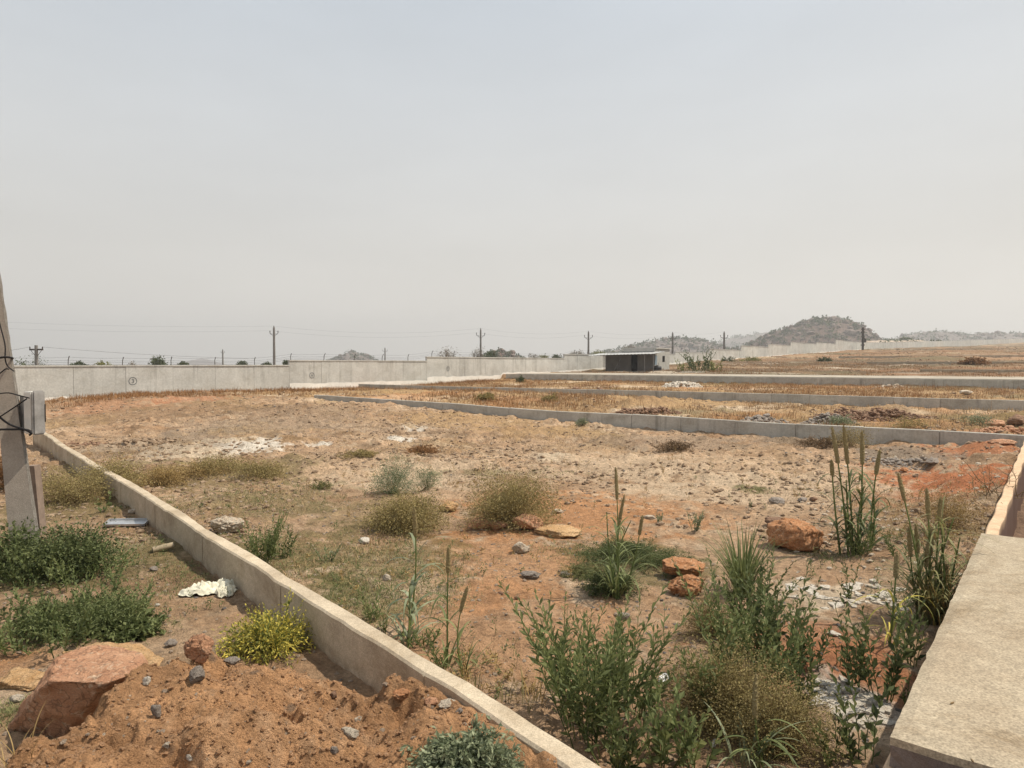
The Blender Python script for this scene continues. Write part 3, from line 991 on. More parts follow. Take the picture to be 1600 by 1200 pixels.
# far wall running off to the right
fw = empty('boundary_wall', (*wall_pt(192), 5), 'distant grey boundary wall climbing along the horizon at the right edge', 'wall')
mb = MB()
FWX0, FWY0 = wall_pt(t_at(1352))
yy0 = FWY0
fpts = []
for px, yt, Yd in ((1352, 535.3, FWY0), (1400, 535.0, 215), (1450, 533.3, 250), (1500, 532, 290), (1550, 530.5, 335), (1600, 529, 385), (1680, 526.5, 470), (1760, 524, 560)):
    p = at(px, yt, Yd); fpts.append((p.x, p.y, p.z))
fp = np.array(fpts)
tt = np.linspace(0, len(fp) - 1, 90)
fx = np.interp(tt, np.arange(len(fp)), fp[:, 0]); fy = np.interp(tt, np.arange(len(fp)), fp[:, 1]); fz = np.interp(tt, np.arange(len(fp)), fp[:, 2])
for q in range(len(tt) - 1):
    a = np.array([fx[q], fy[q]]); b2 = np.array([fx[q + 1], fy[q + 1]])
    d = (b2 - a) / np.linalg.norm(b2 - a); nn = np.array([-d[1], d[0]]) * .3
    z = (fz[q] + fz[q + 1]) / 2
    a = a + d * .05; b2 = b2 - d * .05
    V = [(a[0], a[1], z - 5), (b2[0], b2[1], z - 5), (b2[0] + nn[0], b2[1] + nn[1], z - 5), (a[0] + nn[0], a[1] + nn[1], z - 5),
         (a[0], a[1], z), (b2[0], b2[1], z), (b2[0] + nn[0], b2[1] + nn[1], z), (a[0] + nn[0], a[1] + nn[1], z)]
    V = np.array(V) - np.array(fw.location)
    mb.add(V, [(4, 5, 6, 7), (0, 1, 5, 4), (1, 2, 6, 5), (2, 3, 7, 6), (3, 0, 4, 7)], random.uniform(.35, .6))
mb.build('wall_panel', M['wall'], fw)

# ------------------------------------------------------------------ hut
HX, HY = at(1022, 583, 71.5).x, 71.5
hz = 1.06
hut = empty('hut', (HX, HY, hz), 'low flat-roofed cement block hut with a sheet awning, standing by the pale road', 'hut', rz=math.atan2(RY, RX))
# local x = along R (away right), local y = along L (away left)
hw = concrete('hut_cement_shaded', (.13, .12, .11), (.19, .175, .16), 1.5, .3)  # shade under the awning put into the dark wall colour
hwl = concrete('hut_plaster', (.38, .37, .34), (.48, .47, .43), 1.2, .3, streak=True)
roofm = solid('roof_sheet', (.42, .42, .41), .5, .4, .25, 3)
dark = solid('dark_opening', (.012, .011, .011), .9, .05, .1)
bluep = solid('blue_door_paint', (.22, .28, .33), .6, .3, .2)
L_, W_h = 5.9, 3.6
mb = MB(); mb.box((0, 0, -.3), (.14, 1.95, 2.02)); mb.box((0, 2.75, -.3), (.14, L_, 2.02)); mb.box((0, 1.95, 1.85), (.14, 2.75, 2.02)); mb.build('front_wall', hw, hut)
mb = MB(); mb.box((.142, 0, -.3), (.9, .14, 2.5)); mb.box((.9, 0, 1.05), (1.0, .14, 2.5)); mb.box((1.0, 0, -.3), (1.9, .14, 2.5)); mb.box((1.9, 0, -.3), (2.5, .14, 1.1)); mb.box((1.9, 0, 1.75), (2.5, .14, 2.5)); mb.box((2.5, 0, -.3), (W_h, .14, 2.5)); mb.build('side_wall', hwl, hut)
mb = MB(); mb.box((.142, L_ - .14, -.3), (W_h, L_, 2.02)); mb.box((W_h - .14, .142, -.3), (W_h, L_ - .142, 2.3)); mb.build('rear_wall', hw, hut)
mb = MB(); mb.box((.2, 1.9, -.28), (.24, 2.8, 1.84)); mb.build('doorway', dark, hut)
mb = MB(); mb.box((1.92, .05, 1.12), (2.48, .1, 1.73)); mb.build('window', dark, hut)
mb = MB(); mb.box((.12, -.03, .8), (.62, -.003, 1.8)); mb.build('door', bluep, hut)
mb = MB(); mb.box((.0, 3.9, 2.1), (W_h + .1, L_ - .3, 2.18)); mb.box((.25, -.12, 2.502), (W_h + .2, 3.9, 2.62)); mb.box((.3, -.0, 2.2), (.42, 3.8, 2.5)); mb.build('roof', concrete('roof_slab', (.42, .41, .38), (.55, .53, .49), 2, .3), hut)
aw = MB()
V = []
for k, yv in enumerate(np.linspace(-.9, L_ + 1.3, 90)):
    c = .02 * math.sin(k * 1.4)
    zz = 2.02 + (yv - 2.5) * (-.012) - .05 * float(ss(4, 7, yv))
    V += [(-1.9, yv, zz - .14 + c), (.6, yv, zz + .12 + c), (.6, yv, zz + .14 + c), (-1.9, yv, zz - .12 + c)]
i = np.arange(89)[:, None] * 4
aw.add(V, np.concatenate([i + np.array([[0, 1, 5, 4]]), i + np.array([[1, 2, 6, 5]]), i + np.array([[2, 3, 7, 6]]), i + np.array([[3, 0, 4, 7]])]))
aw.build('awning', roofm, hut)
for yv in (-.8, .2, 3.2, 5.0):
    mb = MB(); mb.tube([(-1.75, yv, -.1), (-1.75, yv, 1.9)], .035, 6); mb.build('post', M['ironpost'] if yv > 1 else M['farpole'], hut)
mb = MB(); mb.tube([(-.6, 4.6, -.05), (-.1, 3.9, 1.5)], .03, 5); wl_ = mb.build('bamboo_pole', M['farpole'], None)
wl_.matrix_world = hut.matrix_basis.copy(); tag(wl_, 'thin pale pole leaning on the dark front wall of the hut', 'pole')
# water tank beside the corner
tk = MB()
zr = [(0, 0), (.42, 0), (.44, .1), (.44, .3), (.46, .33), (.44, .36), (.44, .62), (.46, .65), (.44, .68), (.43, .85), (.3, .95), (.16, .98), (.16, 1.04), (0, 1.04)]
V = []
for (r_, z_) in zr:
    for k in range(20): V.append((r_ * 1.15 * math.cos(k * PI / 10), r_ * 1.15 * math.sin(k * PI / 10), z_))
i = np.arange(len(zr) - 1)[:, None] * 20; j = np.arange(20)[None, :]
tk.add(V, np.stack([i + j, i + (j + 1) % 20, i + 20 + (j + 1) % 20, i + 20 + j], -1).reshape(-1, 4))
tko = tk.build('water_tank', solid('black_plastic', (.015, .015, .016), .5, .4, .1), smooth=True)
tx = hut.matrix_basis @ Vector((-.3, -.55, 0)); tko.location = (tx.x, tx.y, 1.07); tko.scale = (.8, .8, .72)
tag(tko, 'black plastic water tank standing at the light corner of the hut', 'water tank')

# ------------------------------------------------------------------ utility poles and lines beyond the wall
def rot_box(mb, c, sx, sy, sz, az=0, tint=.5):
    Mx = Matrix.Translation(Vector(c)) @ Matrix.Rotation(az, 4, 'Z')
    mb.box((-sx, -sy, -sz), (sx, sy, sz), tint, Mx)


def util_pole(px, ytop, Y, arm=.75, w=.16, zb=-3.6, label='', style='v', az=.5):
    p = at(px, ytop, Y)
    e_ = empty('utility_pole', (p.x, p.y, zb), label, 'utility pole', 'utility poles beyond the boundary wall')
    hgt = p.z - zb
    mb = MB()
    v = []
    for (z, s) in ((0, w * 1.3), (hgt, w * .8)):
        for (a, b2) in ((-1, -1), (1, -1), (1, 1), (-1, 1)): v.append((a * s, b2 * s, z))
    mb.add(v, [(0, 3, 2, 1), (4, 5, 6, 7), (0, 1, 5, 4), (1, 2, 6, 5), (2, 3, 7, 6), (3, 0, 4, 7)])
    mb.build('shaft', M['farpole'], e_)
    mb = MB(); za = hgt - (1.0 if style == 'v' else .5)
    if style == 'v':
        mb.tube([(-arm, 0, za + .25), (-arm * .9, 0, za), (0, 0, za - .04), (arm * .9, 0, za), (arm, 0, za + .25)], .05, 5)
        mb.tube([(-arm * .7, 0, za), (0, 0, za - .5), (arm * .7, 0, za)], .03, 4)
    else:
        mb.box((-arm, -.08, za - .09), (arm, .08, za + .09))
        mb.tube([(-arm * .8, 0, za - .1), (0, 0, za - .9)], .03, 4); mb.tube([(arm * .8, 0, za - .1), (0, 0, za - .9)], .03, 4)
    mb.build('crossarm', M['ironpost'], e_)
    for sx in ((-arm, arm, 0) if style == 'v' else (-arm * .95, arm * .95)):
        mb = MB(); zt = (za + .24) if sx else hgt
        if style != 'v': zt = za + .09
        mb.tube([(sx, 0, zt), (sx, 0, zt + .12), (sx, 0, zt + .26)], [.05, .075, .03], 6); mb.build('insulator', M['ironpost'], e_)
    return [Vector((p.x - arm, p.y, zb + za + .5)), Vector((p.x + arm, p.y, zb + za + .5)), Vector((p.x, p.y, p.z + .2))] if style == 'v' else [Vector((p.x - arm, p.y, zb + za + .3)), Vector((p.x + arm, p.y, zb + za + .3))]


pl = {}
pl[0] = util_pole(56.5, 539.5, 80, .78, .15, label='thick dark utility pole with a flat crossbar beyond the left end of the wall', style='t')
pl[1] = util_pole(428, 511.5, 105, .62, .15, label='tall utility pole left of centre beyond the stepped wall')
pl[2] = util_pole(751, 515, 112, .68, .15, label='tall utility pole standing over the rounded bushes near the centre')
pl[3] = util_pole(919.5, 519, 122, .70, .16, label='utility pole beyond the wall just left of the hut')
pl[4] = util_pole(1051, 520.5, 130, .72, .16, label='utility pole rising behind the right end of the hut')
pl[5] = util_pole(1131.5, 519.5, 140, .74, .17, label='utility pole against the hazy gap between the two hills')
pl[6] = util_pole(348, 546.5, 230, .6, .2, label='short distant utility pole above the dark streaks on the wall')
pl[7] = util_pole(601.5, 544, 230, .8, .2, label='short distant utility pole right of the small rocky hill')


def line(a, b, sag, label, r=.014):
    mb = MB(); a = np.array(a[:]); b = np.array(b[:])
    pts_ = [a + (b - a) * s - np.array([0, 0, sag * 4 * s * (1 - s)]) for s in np.linspace(0, 1, 21)]
    mb.tube(pts_, r, 3, .5, cap=False)
    o = mb.build('overhead_wire', M['farwire'], recenter=True)
    return tag(o, label, 'overhead wire', 'overhead wires beyond the wall')


off = at(-150, 500, 100)
for k, nm in ((0, 'lower'), (2, 'top')):
    line(at(-150, 505 if k == 0 else 494, 100), pl[1][k], .6, f'{nm} thin overhead wire running left from the tall left pole', .006)
    line(pl[1][k], pl[2][k], .9, f'{nm} thin overhead wire sagging between the two tallest poles', .006)
    line(pl[2][k], pl[3][k], .7, f'{nm} thin overhead wire from the bushes pole to the pole by the hut', .006)
    line(pl[3][k], pl[4][k], .6, f'{nm} thin overhead wire between the two poles either side of the hut', .006)
    line(pl[4][k], pl[5][k], .5, f'{nm} thin overhead wire in front of the mid grey hill', .006)
line(pl[0][1], at(400, 560, 95), .25, 'thicker overhead wire sloping right from the crossbar pole', .016)
line(at(-40, 550, 80), pl[0][0], .2, 'overhead wire running left from the crossbar pole', .016)

# transformer-like lattice pole in front of the far wall corner
p = at(1348.5, 511.5, 176)
zb = gz(p.x, 176) - .1
e_ = empty('utility_pole', (p.x, p.y, zb), 'dark stout electric pole with brackets in front of the far wall corner', 'utility pole', 'utility poles')
hgt = p.z - zb
mb = MB(); mb.box((-.2, -.2, 0), (.2, .2, hgt)); mb.build('shaft', M['ironpost'], e_)
mb = MB()
for z_ in (hgt * .25, hgt * .6, hgt * .8, hgt * .92):
    mb = MB(); mb.box((-.42, -.25, z_ - .12), (.42, .25, z_ + .12)); mb.build('bracket', M['ironpost'], e_)
mb = MB(); mb.box((-.2, -.55, hgt * .36), (.6, .26, hgt * .52)); mb.build('switch_box', M['ironpost'], e_)

# ------------------------------------------------------------------ trees beyond the wall
def tree(px, ytop, wpx, Y, mat, label, seed, zb=-3.5, leafs=1500, ls=.3, bare=False, name='tree', clumps=9, grp='trees beyond the boundary wall'):
    r_ = np.random.default_rng(seed)
    p = at(px, ytop, Y)
    e_ = empty(name, (p.x, p.y, zb), label, 'tree', grp)
    hgt = p.z - zb; cw = wpx * Y / F / 2
    th = max(hgt * .35, hgt - cw * 1.5)
    trm = MB(); cr = MB()
    trm.tube([(0, 0, 0), (.1, 0, th * .5), (0, .05, th)], [.14 * hgt * .2 + .05, .1 * hgt * .2 + .04, .08], 7)
    crh = hgt - th * .8
    cs = []
    for k in range(clumps):
        a = r_.uniform(0, 2 * PI); rr = math.sqrt(r_.uniform(0, 1)) * .68 * cw
        top = hgt - .30 * cw * .5 - (rr / cw) ** 2 * crh * .5
        z = top - r_.uniform(0, 1) * crh * .45 * (1 if k else 0)
        if k == 0: rr = 0; z = hgt - .25 * crh
        rad_ = r_.uniform(.26, .42) * cw
        cs.append((rr * math.cos(a), rr * math.sin(a), min(z, hgt - rad_ * .6), rad_))
        c = cs[-1]
        trm.tube([(0, 0, th * .75), (c[0] * .5, c[1] * .5, (th + c[2]) / 2), c[:3]], [.07, .045, .02], 5)
    if bare:
        for k in range(50):
            a = r_.uniform(0, 2 * PI); el = r_.uniform(.2, 1.4); L = r_.uniform(.5, 1) * crh * 1.1
            st = np.array([0, 0, th * .8])
            d = np.array([math.cos(a) * math.cos(el) * cw / crh * 1.3, math.sin(a) * math.cos(el) * cw / crh * 1.3, math.sin(el)])
            e2 = st + d * L + r_.normal(size=3) * .15
            trm.tube([st, (st + e2) / 2 + r_.normal(size=3) * .12, e2], [.04, .025, .01], 4)
            leaf_p = e2 + r_.normal(size=(int(leafs / 50), 3)) * crh * .09
            cr.leaves(leaf_p, r_.normal(size=leaf_p.shape), ls * .6, ls * .3, r_.random(len(leaf_p)))
    else:
        per = leafs // clumps
        for c in cs:
            d = r_.normal(size=(per, 3)); d /= np.linalg.norm(d, axis=1)[:, None]
            rr = c[3] * r_.random(per) ** .4 * (1 + .25 * r_.normal(size=per))
            q = np.array(c[:3]) + d * rr[:, None] * np.array([1.15, 1.15, .8])
            cr.leaves(q, d + r_.normal(size=d.shape) * .7, ls * r_.uniform(.6, 1.3, per), ls * .5, np.clip(.5 + .35 * d[:, 2] * 0 + r_.normal(size=per) * .25, 0, 1))
    trm.build('trunk', M['bark'], e_)
    cr.build('crown', M[mat], e_)
    return e_


tree(20, 562, 90, 75, 'tree', 'low flat green treetop at the far left beside the crossbar pole', 1, leafs=2200)
tree(55, 560, 40, 82, 'tree', 'pale leafy treetop right behind the crossbar pole', 2, leafs=700, bare=True)
tree(124, 562, 22, 90, 'tree', 'small dark treetop just right of a fence post near the left wall end', 3, leafs=900)
tree(157, 561, 38, 90, 'tree_y', 'small domed light green treetop above the left part of the wall', 4, leafs=1400)
tree(207, 566, 12, 90, 'tree_b', 'tiny twiggy treetop directly above the circled number three', 5, leafs=500, bare=True)
tree(250, 558.5, 42, 95, 'tree', 'dense round dark green treetop right of the circled number three', 6, leafs=1800)
tree(286, 562, 22, 97, 'tree', 'small dark treetop between the dense round one and the faint far mountain', 7, leafs=1000)
tree(376, 562.5, 22, 97, 'tree', 'small green treetop left of the tall left utility pole', 8, leafs=900)
tree(417, 563, 22, 100, 'tree', 'low rounded treetop touching the foot of the tall left pole', 9, leafs=900)
tree(449, 560.5, 16, 100, 'tree', 'narrow dark treetop squeezed against the first step of the wall', 10, leafs=700)
tree(700, 540.5, 32, 95, 'tree_b', 'nearly bare spreading tree above the circled number five', 11, leafs=700, bare=True)
tree(746, 546, 24, 110, 'tree_b', 'bare twiggy bush at the foot of the pole near the centre', 12, leafs=700, bare=True)
tree(765, 546, 34, 118, 'tree', 'greyish bushy tree between the central pole and the rocky knoll', 13, leafs=1400)
tree(835, 552.5, 34, 130, 'tree_b', 'low olive treetop right of the rocky knoll', 14, leafs=1100)
tree(851, 552, 20, 128, 'tree_y', 'small yellow-green treetop left of the dark round one', 15, leafs=900)
tree(870, 552, 20, 126, 'tree', 'small very dark round treetop before the wall step left of the hut', 16, leafs=1200)
tree(905, 546.5, 36, 140, 'tree_b', 'greyish treetop around the pole left of the hut', 17, leafs=1400)
tree(937, 545, 34, 138, 'tree_y', 'light green treetop just left of the hut roof', 18, leafs=1600)
tree(958, 544.5, 40, 138, 'tree_y', 'wide yellow-green treetop right above the hut awning', 19, leafs=1800)
tree(985, 541, 36, 170, 'tree_b', 'brownish treetop at the foot of the mid grey hill', 20, leafs=1500)

# ------------------------------------------------------------------ hills
def hill(name, prof, Y0, thick, mat, label, seed, amp=1.0, zb=-6, nx=220, ny=70, scrub=0, scrub_mat='tree', stones=0, spx=1.0, cliff=0):
    prof = np.array(prof, float)
    px = np.linspace(prof[0, 0], prof[-1, 0], nx)
    pt = np.interp(px, prof[:, 0], prof[:, 1])
    top = EYE + (568 - pt) / F * Y0
    X = (px - 800) / F * Y0
    tt_ = np.linspace(-1, 1, ny)
    XX, TT = np.meshgrid(X, tt_); TP, _ = np.meshgrid(top, tt_)
    sh = np.clip(1 - np.abs(TT) ** 1.6, 0, 1)
    n = fbm(XX / spx * .10, TT * thick / spx * .10, 5, seed, .6)
    n2 = 1 - np.abs(fbm(XX / spx * .3, TT * thick / spx * .3, 4, seed + 9, .6))
    Z = zb + (TP - zb) * sh - .9 * amp + (n * 1.3 + (n2 - .7) * 1.5) * amp * np.clip(sh * 2.2, 0, 1) * np.clip((TP - zb) / 8, 0, 1)
    Z = np.where(np.abs(TT) > .99, zb, Z)
    YY = Y0 + TT * thick
    mb = MB()
    i = np.arange(ny - 1)[:, None] * nx; j = np.arange(nx - 1)[None, :]
    mb.add(np.stack([XX, YY, Z], -1).reshape(-1, 3), np.stack([i + j, i + j + 1, i + nx + j + 1, i + nx + j], -1).reshape(-1, 4))
    o = mb.build(name, mat, recenter=True, smooth=False)
    tag(o, label, 'hill', kind='structure')
    r_ = np.random.default_rng(seed)
    if scrub:
        sm = MB()
        ii = r_.integers(2, ny // 2 + 8, scrub); jj = r_.integers(3, nx - 3, scrub)
        for a, b2 in zip(ii, jj):
            c = np.array([XX[a, b2], YY[a, b2], Z[a, b2]]); s = spx * r_.uniform(.5, 1.7)
            d = r_.normal(size=(14, 3)); d[:, 2] = np.abs(d[:, 2])
            sm.leaves(c + d * s * .5, d, s * 1.0, s * .8, r_.random(14))
        so = sm.build('hill_scrub', M[scrub_mat], recenter=True)
        tag(so, 'dark scrub bushes growing over ' + label, 'scrub', kind='stuff')
    if stones:
        sm = MB()
        ii = r_.integers(2, ny // 2 + 4, stones); jj = r_.integers(3, nx - 3, stones)
        for a, b2 in zip(ii, jj):
            s = spx * r_.uniform(.5, 2.2) * (1.0 if r_.random() > .1 else 1.8)
            add_stone(sm, (XX[a, b2], YY[a, b2], Z[a, b2] + s * .1), s, r_, .8)
        so = sm.build('hill_boulders', hillrock, recenter=True)
        tag(so, 'granite boulders strewn over ' + label, 'boulders', kind='stuff')


ICO = None


def add_stone(mb, c, s, r_, flat=.7, sub=1):
    global ICO
    if ICO is None:
        ICO = {}
        for k in (1, 2, 3, 5):
            bm = bmesh.new(); bmesh.ops.create_icosphere(bm, subdivisions=k, radius=1)
            ICO[k] = (np.array([v.co[:] for v in bm.verts]), np.array([[v.index for v in f.verts] for f in bm.faces])); bm.free()
    V, Fc = ICO[sub]
    A_ = r_.normal(size=(3, 3)); q, _ = np.linalg.qr(A_)
    V = V.copy()
    for _k in range(6):
        d = r_.normal(size=3); d /= np.linalg.norm(d); h = r_.uniform(.55, .85)
        pr = V @ d; m_ = pr > h
        V[m_] -= np.outer(pr[m_] - h, d)
    V = (V * r_.uniform(.6, 1.25, 3)) @ q.T * s
    V[:, 2] *= flat
    mb.add(V + np.array(c), Fc, r_.random())


hillrock = rock_mat('hill_rock', (.15, .11, .09), (.22, .165, .14), (.30, .24, .20), .35, .6)
hm1 = rock_mat('hill_ground', (.095, .06, .047), (.165, .105, .08), (.06, .052, .038), .12, .6)
hm2 = rock_mat('hill_ground_grey', (.15, .12, .105), (.22, .18, .16), (.10, .095, .08), .08, .6)
hill('rocky_hill', [(1120, 552), (1165, 541), (1185, 531), (1215, 518), (1240, 508), (1258, 501), (1282, 498), (1310, 498), (1324, 501), (1328, 517), (1345, 523), (1362, 533), (1385, 545)],
     560, 90, hm1, 'large rocky brown hill with a cliffed right shoulder', 31, .9, scrub=520, stones=520, spx=1.3)
hill('hill', [(900, 560), (930, 553), (960, 547), (985, 541), (1010, 534), (1035, 530), (1060, 528), (1085, 530), (1110, 535), (1125, 541), (1145, 552)],
     760, 100, hm2, 'low rounded grey-brown hill behind the hut', 41, 1.0, scrub=420, stones=300, spx=1.5)
hill('hill', [(1080, 556), (1110, 542), (1130, 532), (1150, 527), (1170, 523), (1200, 518), (1230, 520), (1280, 530)],
     1500, 160, hm2, 'faint blue-grey hill behind the gap between the two nearer hills', 51, 1.5, spx=3, scrub=200)
hill('rocky_hill', [(510, 566), (525, 560), (537, 555), (545, 552), (549, 549), (556, 549), (559, 552), (568, 554), (574, 556), (582, 561), (600, 568)],
     800, 70, hm2, 'small dark rocky hill between the left pole and the centre', 61, 1.0, scrub=200, stones=200, spx=1.2, nx=120)
hill('hill', [(285, 572), (300, 566), (309, 562), (316, 560), (322, 563), (335, 567), (350, 572)],
     1900, 160, hm2, 'very faint bluish mountain above the left part of the wall', 65, .8, spx=4, nx=60, ny=30)
hill('rocky_hill', [(740, 566), (755, 556), (768, 549), (780, 546), (790, 551), (800, 549), (806, 556), (822, 562), (840, 568)],
     330, 25, hm1, 'small rocky knoll beyond the wall right of the central pole', 71, .8, scrub=260, stones=220, spx=.7, nx=120)
hill('hill', [(1340, 545), (1362, 533), (1400, 530), (1412, 524), (1440, 519), (1468, 517), (1485, 521), (1510, 523), (1540, 519), (1560, 520), (1590, 522), (1640, 519), (1720, 515), (1800, 525), (1860, 545)],
     900, 120, hm2, 'long low rocky ridge on the right horizon', 81, 1.2, scrub=620, stones=500, spx=1.6, nx=360)
hill('hill', [(1335, 545), (1352, 532), (1375, 530.5), (1400, 531), (1430, 530), (1452, 533), (1480, 545)],
     330, 30, rock_mat('quarry_ground', (.42, .33, .25), (.55, .46, .36), (.30, .22, .16), .3, .5), 'pale bare mound behind the far wall corner', 91, .4, scrub=60, spx=.8, nx=120)

# ------------------------------------------------------------------ loose rocks
def rock(px, py, wpx, hpx, mat, label, seed, deep=.8, name='rock', rz=0.0, sink=.15, group=None, parts=None, sub=5, rough=.07, cuts=14):
    g = P0(px, py); sub = 5 if wpx > 30 else 4
    w = wpx * g.y / F / 2; h = hpx * g.y / F
    r_ = np.random.default_rng(seed)
    bm = bmesh.new(); bmesh.ops.create_icosphere(bm, subdivisions=sub, radius=1)
    V = np.array([v.co[:] for v in bm.verts])
    for _k in range(cuts):
        d = r_.normal(size=3); d /= np.linalg.norm(d); hh_ = r_.uniform(.55, .9)
        pr = V @ d; m_ = pr > hh_
        V[m_] -= np.outer(pr[m_] - hh_, d) * .95
    V = V / np.abs(V).max(axis=0)
    for v, c in zip(bm.verts, V):
        n = mnoise.fractal(Vector(c) * 2.2 + Vector((seed, 0, 0)), 0.8, 2.0, 6) * rough * 1.4
        n -= max(0, .25 - abs(mnoise.fractal(Vector(c) * 1.7 + Vector((0, seed, 0)), 0.7, 2.0, 5))) * rough * 2.2
        n += (mnoise.cell(Vector(c) * 3.2 + Vector((n * 20, seed, 0))) - .5) * rough * .9
        c = Vector(c) * (1 + n)
        v.co = (c.x * w, c.y * w * deep, (c.z + 1) * h * .5 / (1 - sink * .5) - h * sink)
    me = bpy.data.meshes.new(name); bm.to_mesh(me); bm.free()
    for pgn in me.polygons: pgn.use_smooth = True
    me.materials.append(M[mat])
    o = bpy.data.objects.new(name, me); C.objects.link(o)
    o.location = (g.x, g.y + w * deep * .6, g.z); o.rotation_euler = (0, 0, rz)
    return tag(o, label, 'rock', group)


GR = 'loose rocks lying on the plot'
rock(1250, 862, 92, 52, 'rock_orange', 'big rounded orange boulder lying right of centre beside the tall dark millet', 3, .75, 'boulder', group=GR, rough=.06)
rock(1215, 826, 42, 18, 'rock_brown', 'low brown rock half hidden behind the big orange boulder', 4, group=GR)
rock(1068, 905, 76, 28, 'rock_orange', 'flat veined orange rock right of the green mat of weeds', 5, .9, group=GR, rough=.09)
rock(1078, 932, 64, 34, 'rock_orange', 'front of the two veined orange rocks right of the green mat', 6, .8, group=GR, rough=.09)
rock(745, 829, 44, 20, 'rock_rust', 'rust-red rock under the left side of the round olive bush', 7, .6, group=GR)
rock(778, 829, 34, 15, 'rock_rust', 'small rust-red rock between two others under the round olive bush', 8, .6, group=GR)
rock(824, 830, 50, 26, 'rock_rust', 'angular rust-brown rock under the right side of the round olive bush', 9, .7, group=GR)
rock(872, 840, 80, 14, 'rock_yellow', 'flat yellow-orange rock half buried right of the round olive bush', 10, .8, group=GR, sink=.3)
rock(700, 800, 34, 18, 'rock_yellow', 'yellowish rock between the two olive bushes', 11, group=GR)
rock(352, 833, 56, 26, 'rock_pale', 'pale orange jagged rock just behind the diagonal kerb wall', 12, .7, group=GR, rough=.1)
rock(814, 866, 30, 22, 'rock_pale', 'small pinkish crumbling rock below the yellow flat one', 13, group=GR, rough=.1)
rock(569, 850, 20, 10, 'rock_white', 'small white stone below the left olive bush', 14, group=GR)
rock(604, 908, 16, 12, 'rock_pale', 'small pale stone left of the tallest left millet stalk', 15, group=GR)
rock(872, 802, 22, 7, 'rock_pale', 'flat pale stone right of the round olive bush', 16, group=GR)
rock(1016, 812, 24, 6, 'rock_pale', 'flat pale stone beside the small left weed', 17, group=GR)
rock(1218, 788, 28, 10, 'rock_grey', 'dark grey stone above and left of the orange boulder', 18, group=GR)
rock(1255, 785, 16, 8, 'rock_grey', 'small grey stone right of the dark grey one', 19, group=GR)
rock(1272, 784, 14, 8, 'rock_brown', 'small brown stone above the orange boulder', 20, group=GR)
rock(1460, 727, 26, 12, 'rock_grey', 'dark grey stone on the red soil left of the drain', 21, group=GR)
rock(1572, 696, 44, 10, 'rock_rust', 'flat long reddish rock in front of the nearest kerb wall at the right', 22, .6, group=GR)
rock(1415, 738, 14, 8, 'rock_orange', 'small orange stone on the red soil', 23, group=GR)
rock(975, 968, 20, 12, 'rock_grey', 'small grey stone at the foot of the central millet clump', 24, group=GR)
rock(808, 937, 10, 6, 'rock_brown', 'little dark stone on bare soil left of the leafy plants', 25, group=GR)
rock(783, 930, 12, 6, 'rock_brown', 'little dark brown stone right of the short millet stalk', 26, group=GR)
rock(830, 905, 34, 12, 'rock_grey', 'grey weathered stone above the tall leafy plant', 27, group=GR)
rock(886, 903, 30, 10, 'rock_grey', 'grey stone left of the central millet clump', 28, group=GR)
rock(1312, 942, 30, 6, 'rock_pale', 'pale flat stone beside the thin lone weed', 29, group=GR)
rock(1305, 995, 22, 8, 'rock_white', 'small white stone on the red soil between leafy plants', 30, group=GR)
rock(1560, 668, 36, 13, 'rock_rust', 'reddish boulder heap behind the nearest kerb wall at the right edge', 32, .8, group=GR)
rock(1594, 664, 34, 18, 'rock_brown', 'dark red-brown boulder at the right edge behind the kerb wall', 33, .8, group=GR)
rock(308, 1038, 48, 44, 'rock_rust', 'upright crumbly orange-brown rock beside the yellow-leaved shrub', 34, .7, group=GR, sink=.05, rough=.1)
rock(263, 1012, 22, 12, 'rock_grey', 'grey stone behind the upright orange-brown rock', 35, group=GR)
rock(303, 1068, 28, 28, 'rock_grey', 'dark grey stone with a white chip on the soil heap crest', 36, group=GR)
rock(228, 1072, 13, 16, 'rock_white', 'whitish stone on the crest of the soil heap', 37, group=GR)
rock(242, 1122, 20, 24, 'rock_grey', 'bluish grey stone lying on the soil heap', 38, group=GR)
rock(359, 1040, 30, 12, 'rock_grey', 'grey-brown stone below the yellow-leaved shrub', 39, group=GR)
rock(520, 1093, 14, 14, 'rock_brown', 'very dark stone on the orange soil beside the kerb wall', 40, group=GR)
rock(628, 1094, 34, 14, 'rock_orange', 'crumbly orange stone pushed against the kerb wall', 41, group=GR, rough=.12)
rock(672, 1103, 26, 14, 'rock_rust', 'red-brown stone against the kerb wall next to the crumbly one', 42, group=GR)
rock(697, 1108, 36, 10, 'rock_pale', 'flat pinkish stone against the near end of the kerb wall', 43, group=GR)
rock(718, 1115, 14, 8, 'rock_grey', 'small grey stone near the half buried kerb end', 44, group=GR)
rock(770, 1122, 10, 8, 'rock_brown', 'tiny dark stone on the edge of the kerb wall top', 45, group=GR)
rock(545, 1152, 40, 12, 'rock_pale', 'long flat pale stone low on the orange soil', 46, .5, group=GR, rz=-.4)
rock(522, 1178, 16, 12, 'rock_grey', 'small grey stone below the long flat pale one', 47, group=GR)
rock(560, 1128, 22, 10, 'rock_pale', 'round pinkish stone pressed into the orange soil', 48, group=GR, sink=.4)
rock(260, 1172, 16, 12, 'rock_pale', 'pale stone near the bottom of the soil heap', 49, group=GR)
rock(295, 1190, 16, 12, 'rock_white', 'whitish stone at the bottom edge of the soil heap', 50, group=GR)
rock(22, 1098, 26, 10, 'rock_pale', 'pale stone left of the large flat boulder', 51, group=GR)
rock(22, 1075, 80, 22, 'rock_yellow', 'flat orange-yellow rock at the left edge behind the boulder', 52, .8, group=GR, sink=.4)
rock(205, 802, 16, 8, 'rock_pale', 'small pale stone at the foot of the kerb wall by the tin tray', 53, group=GR)
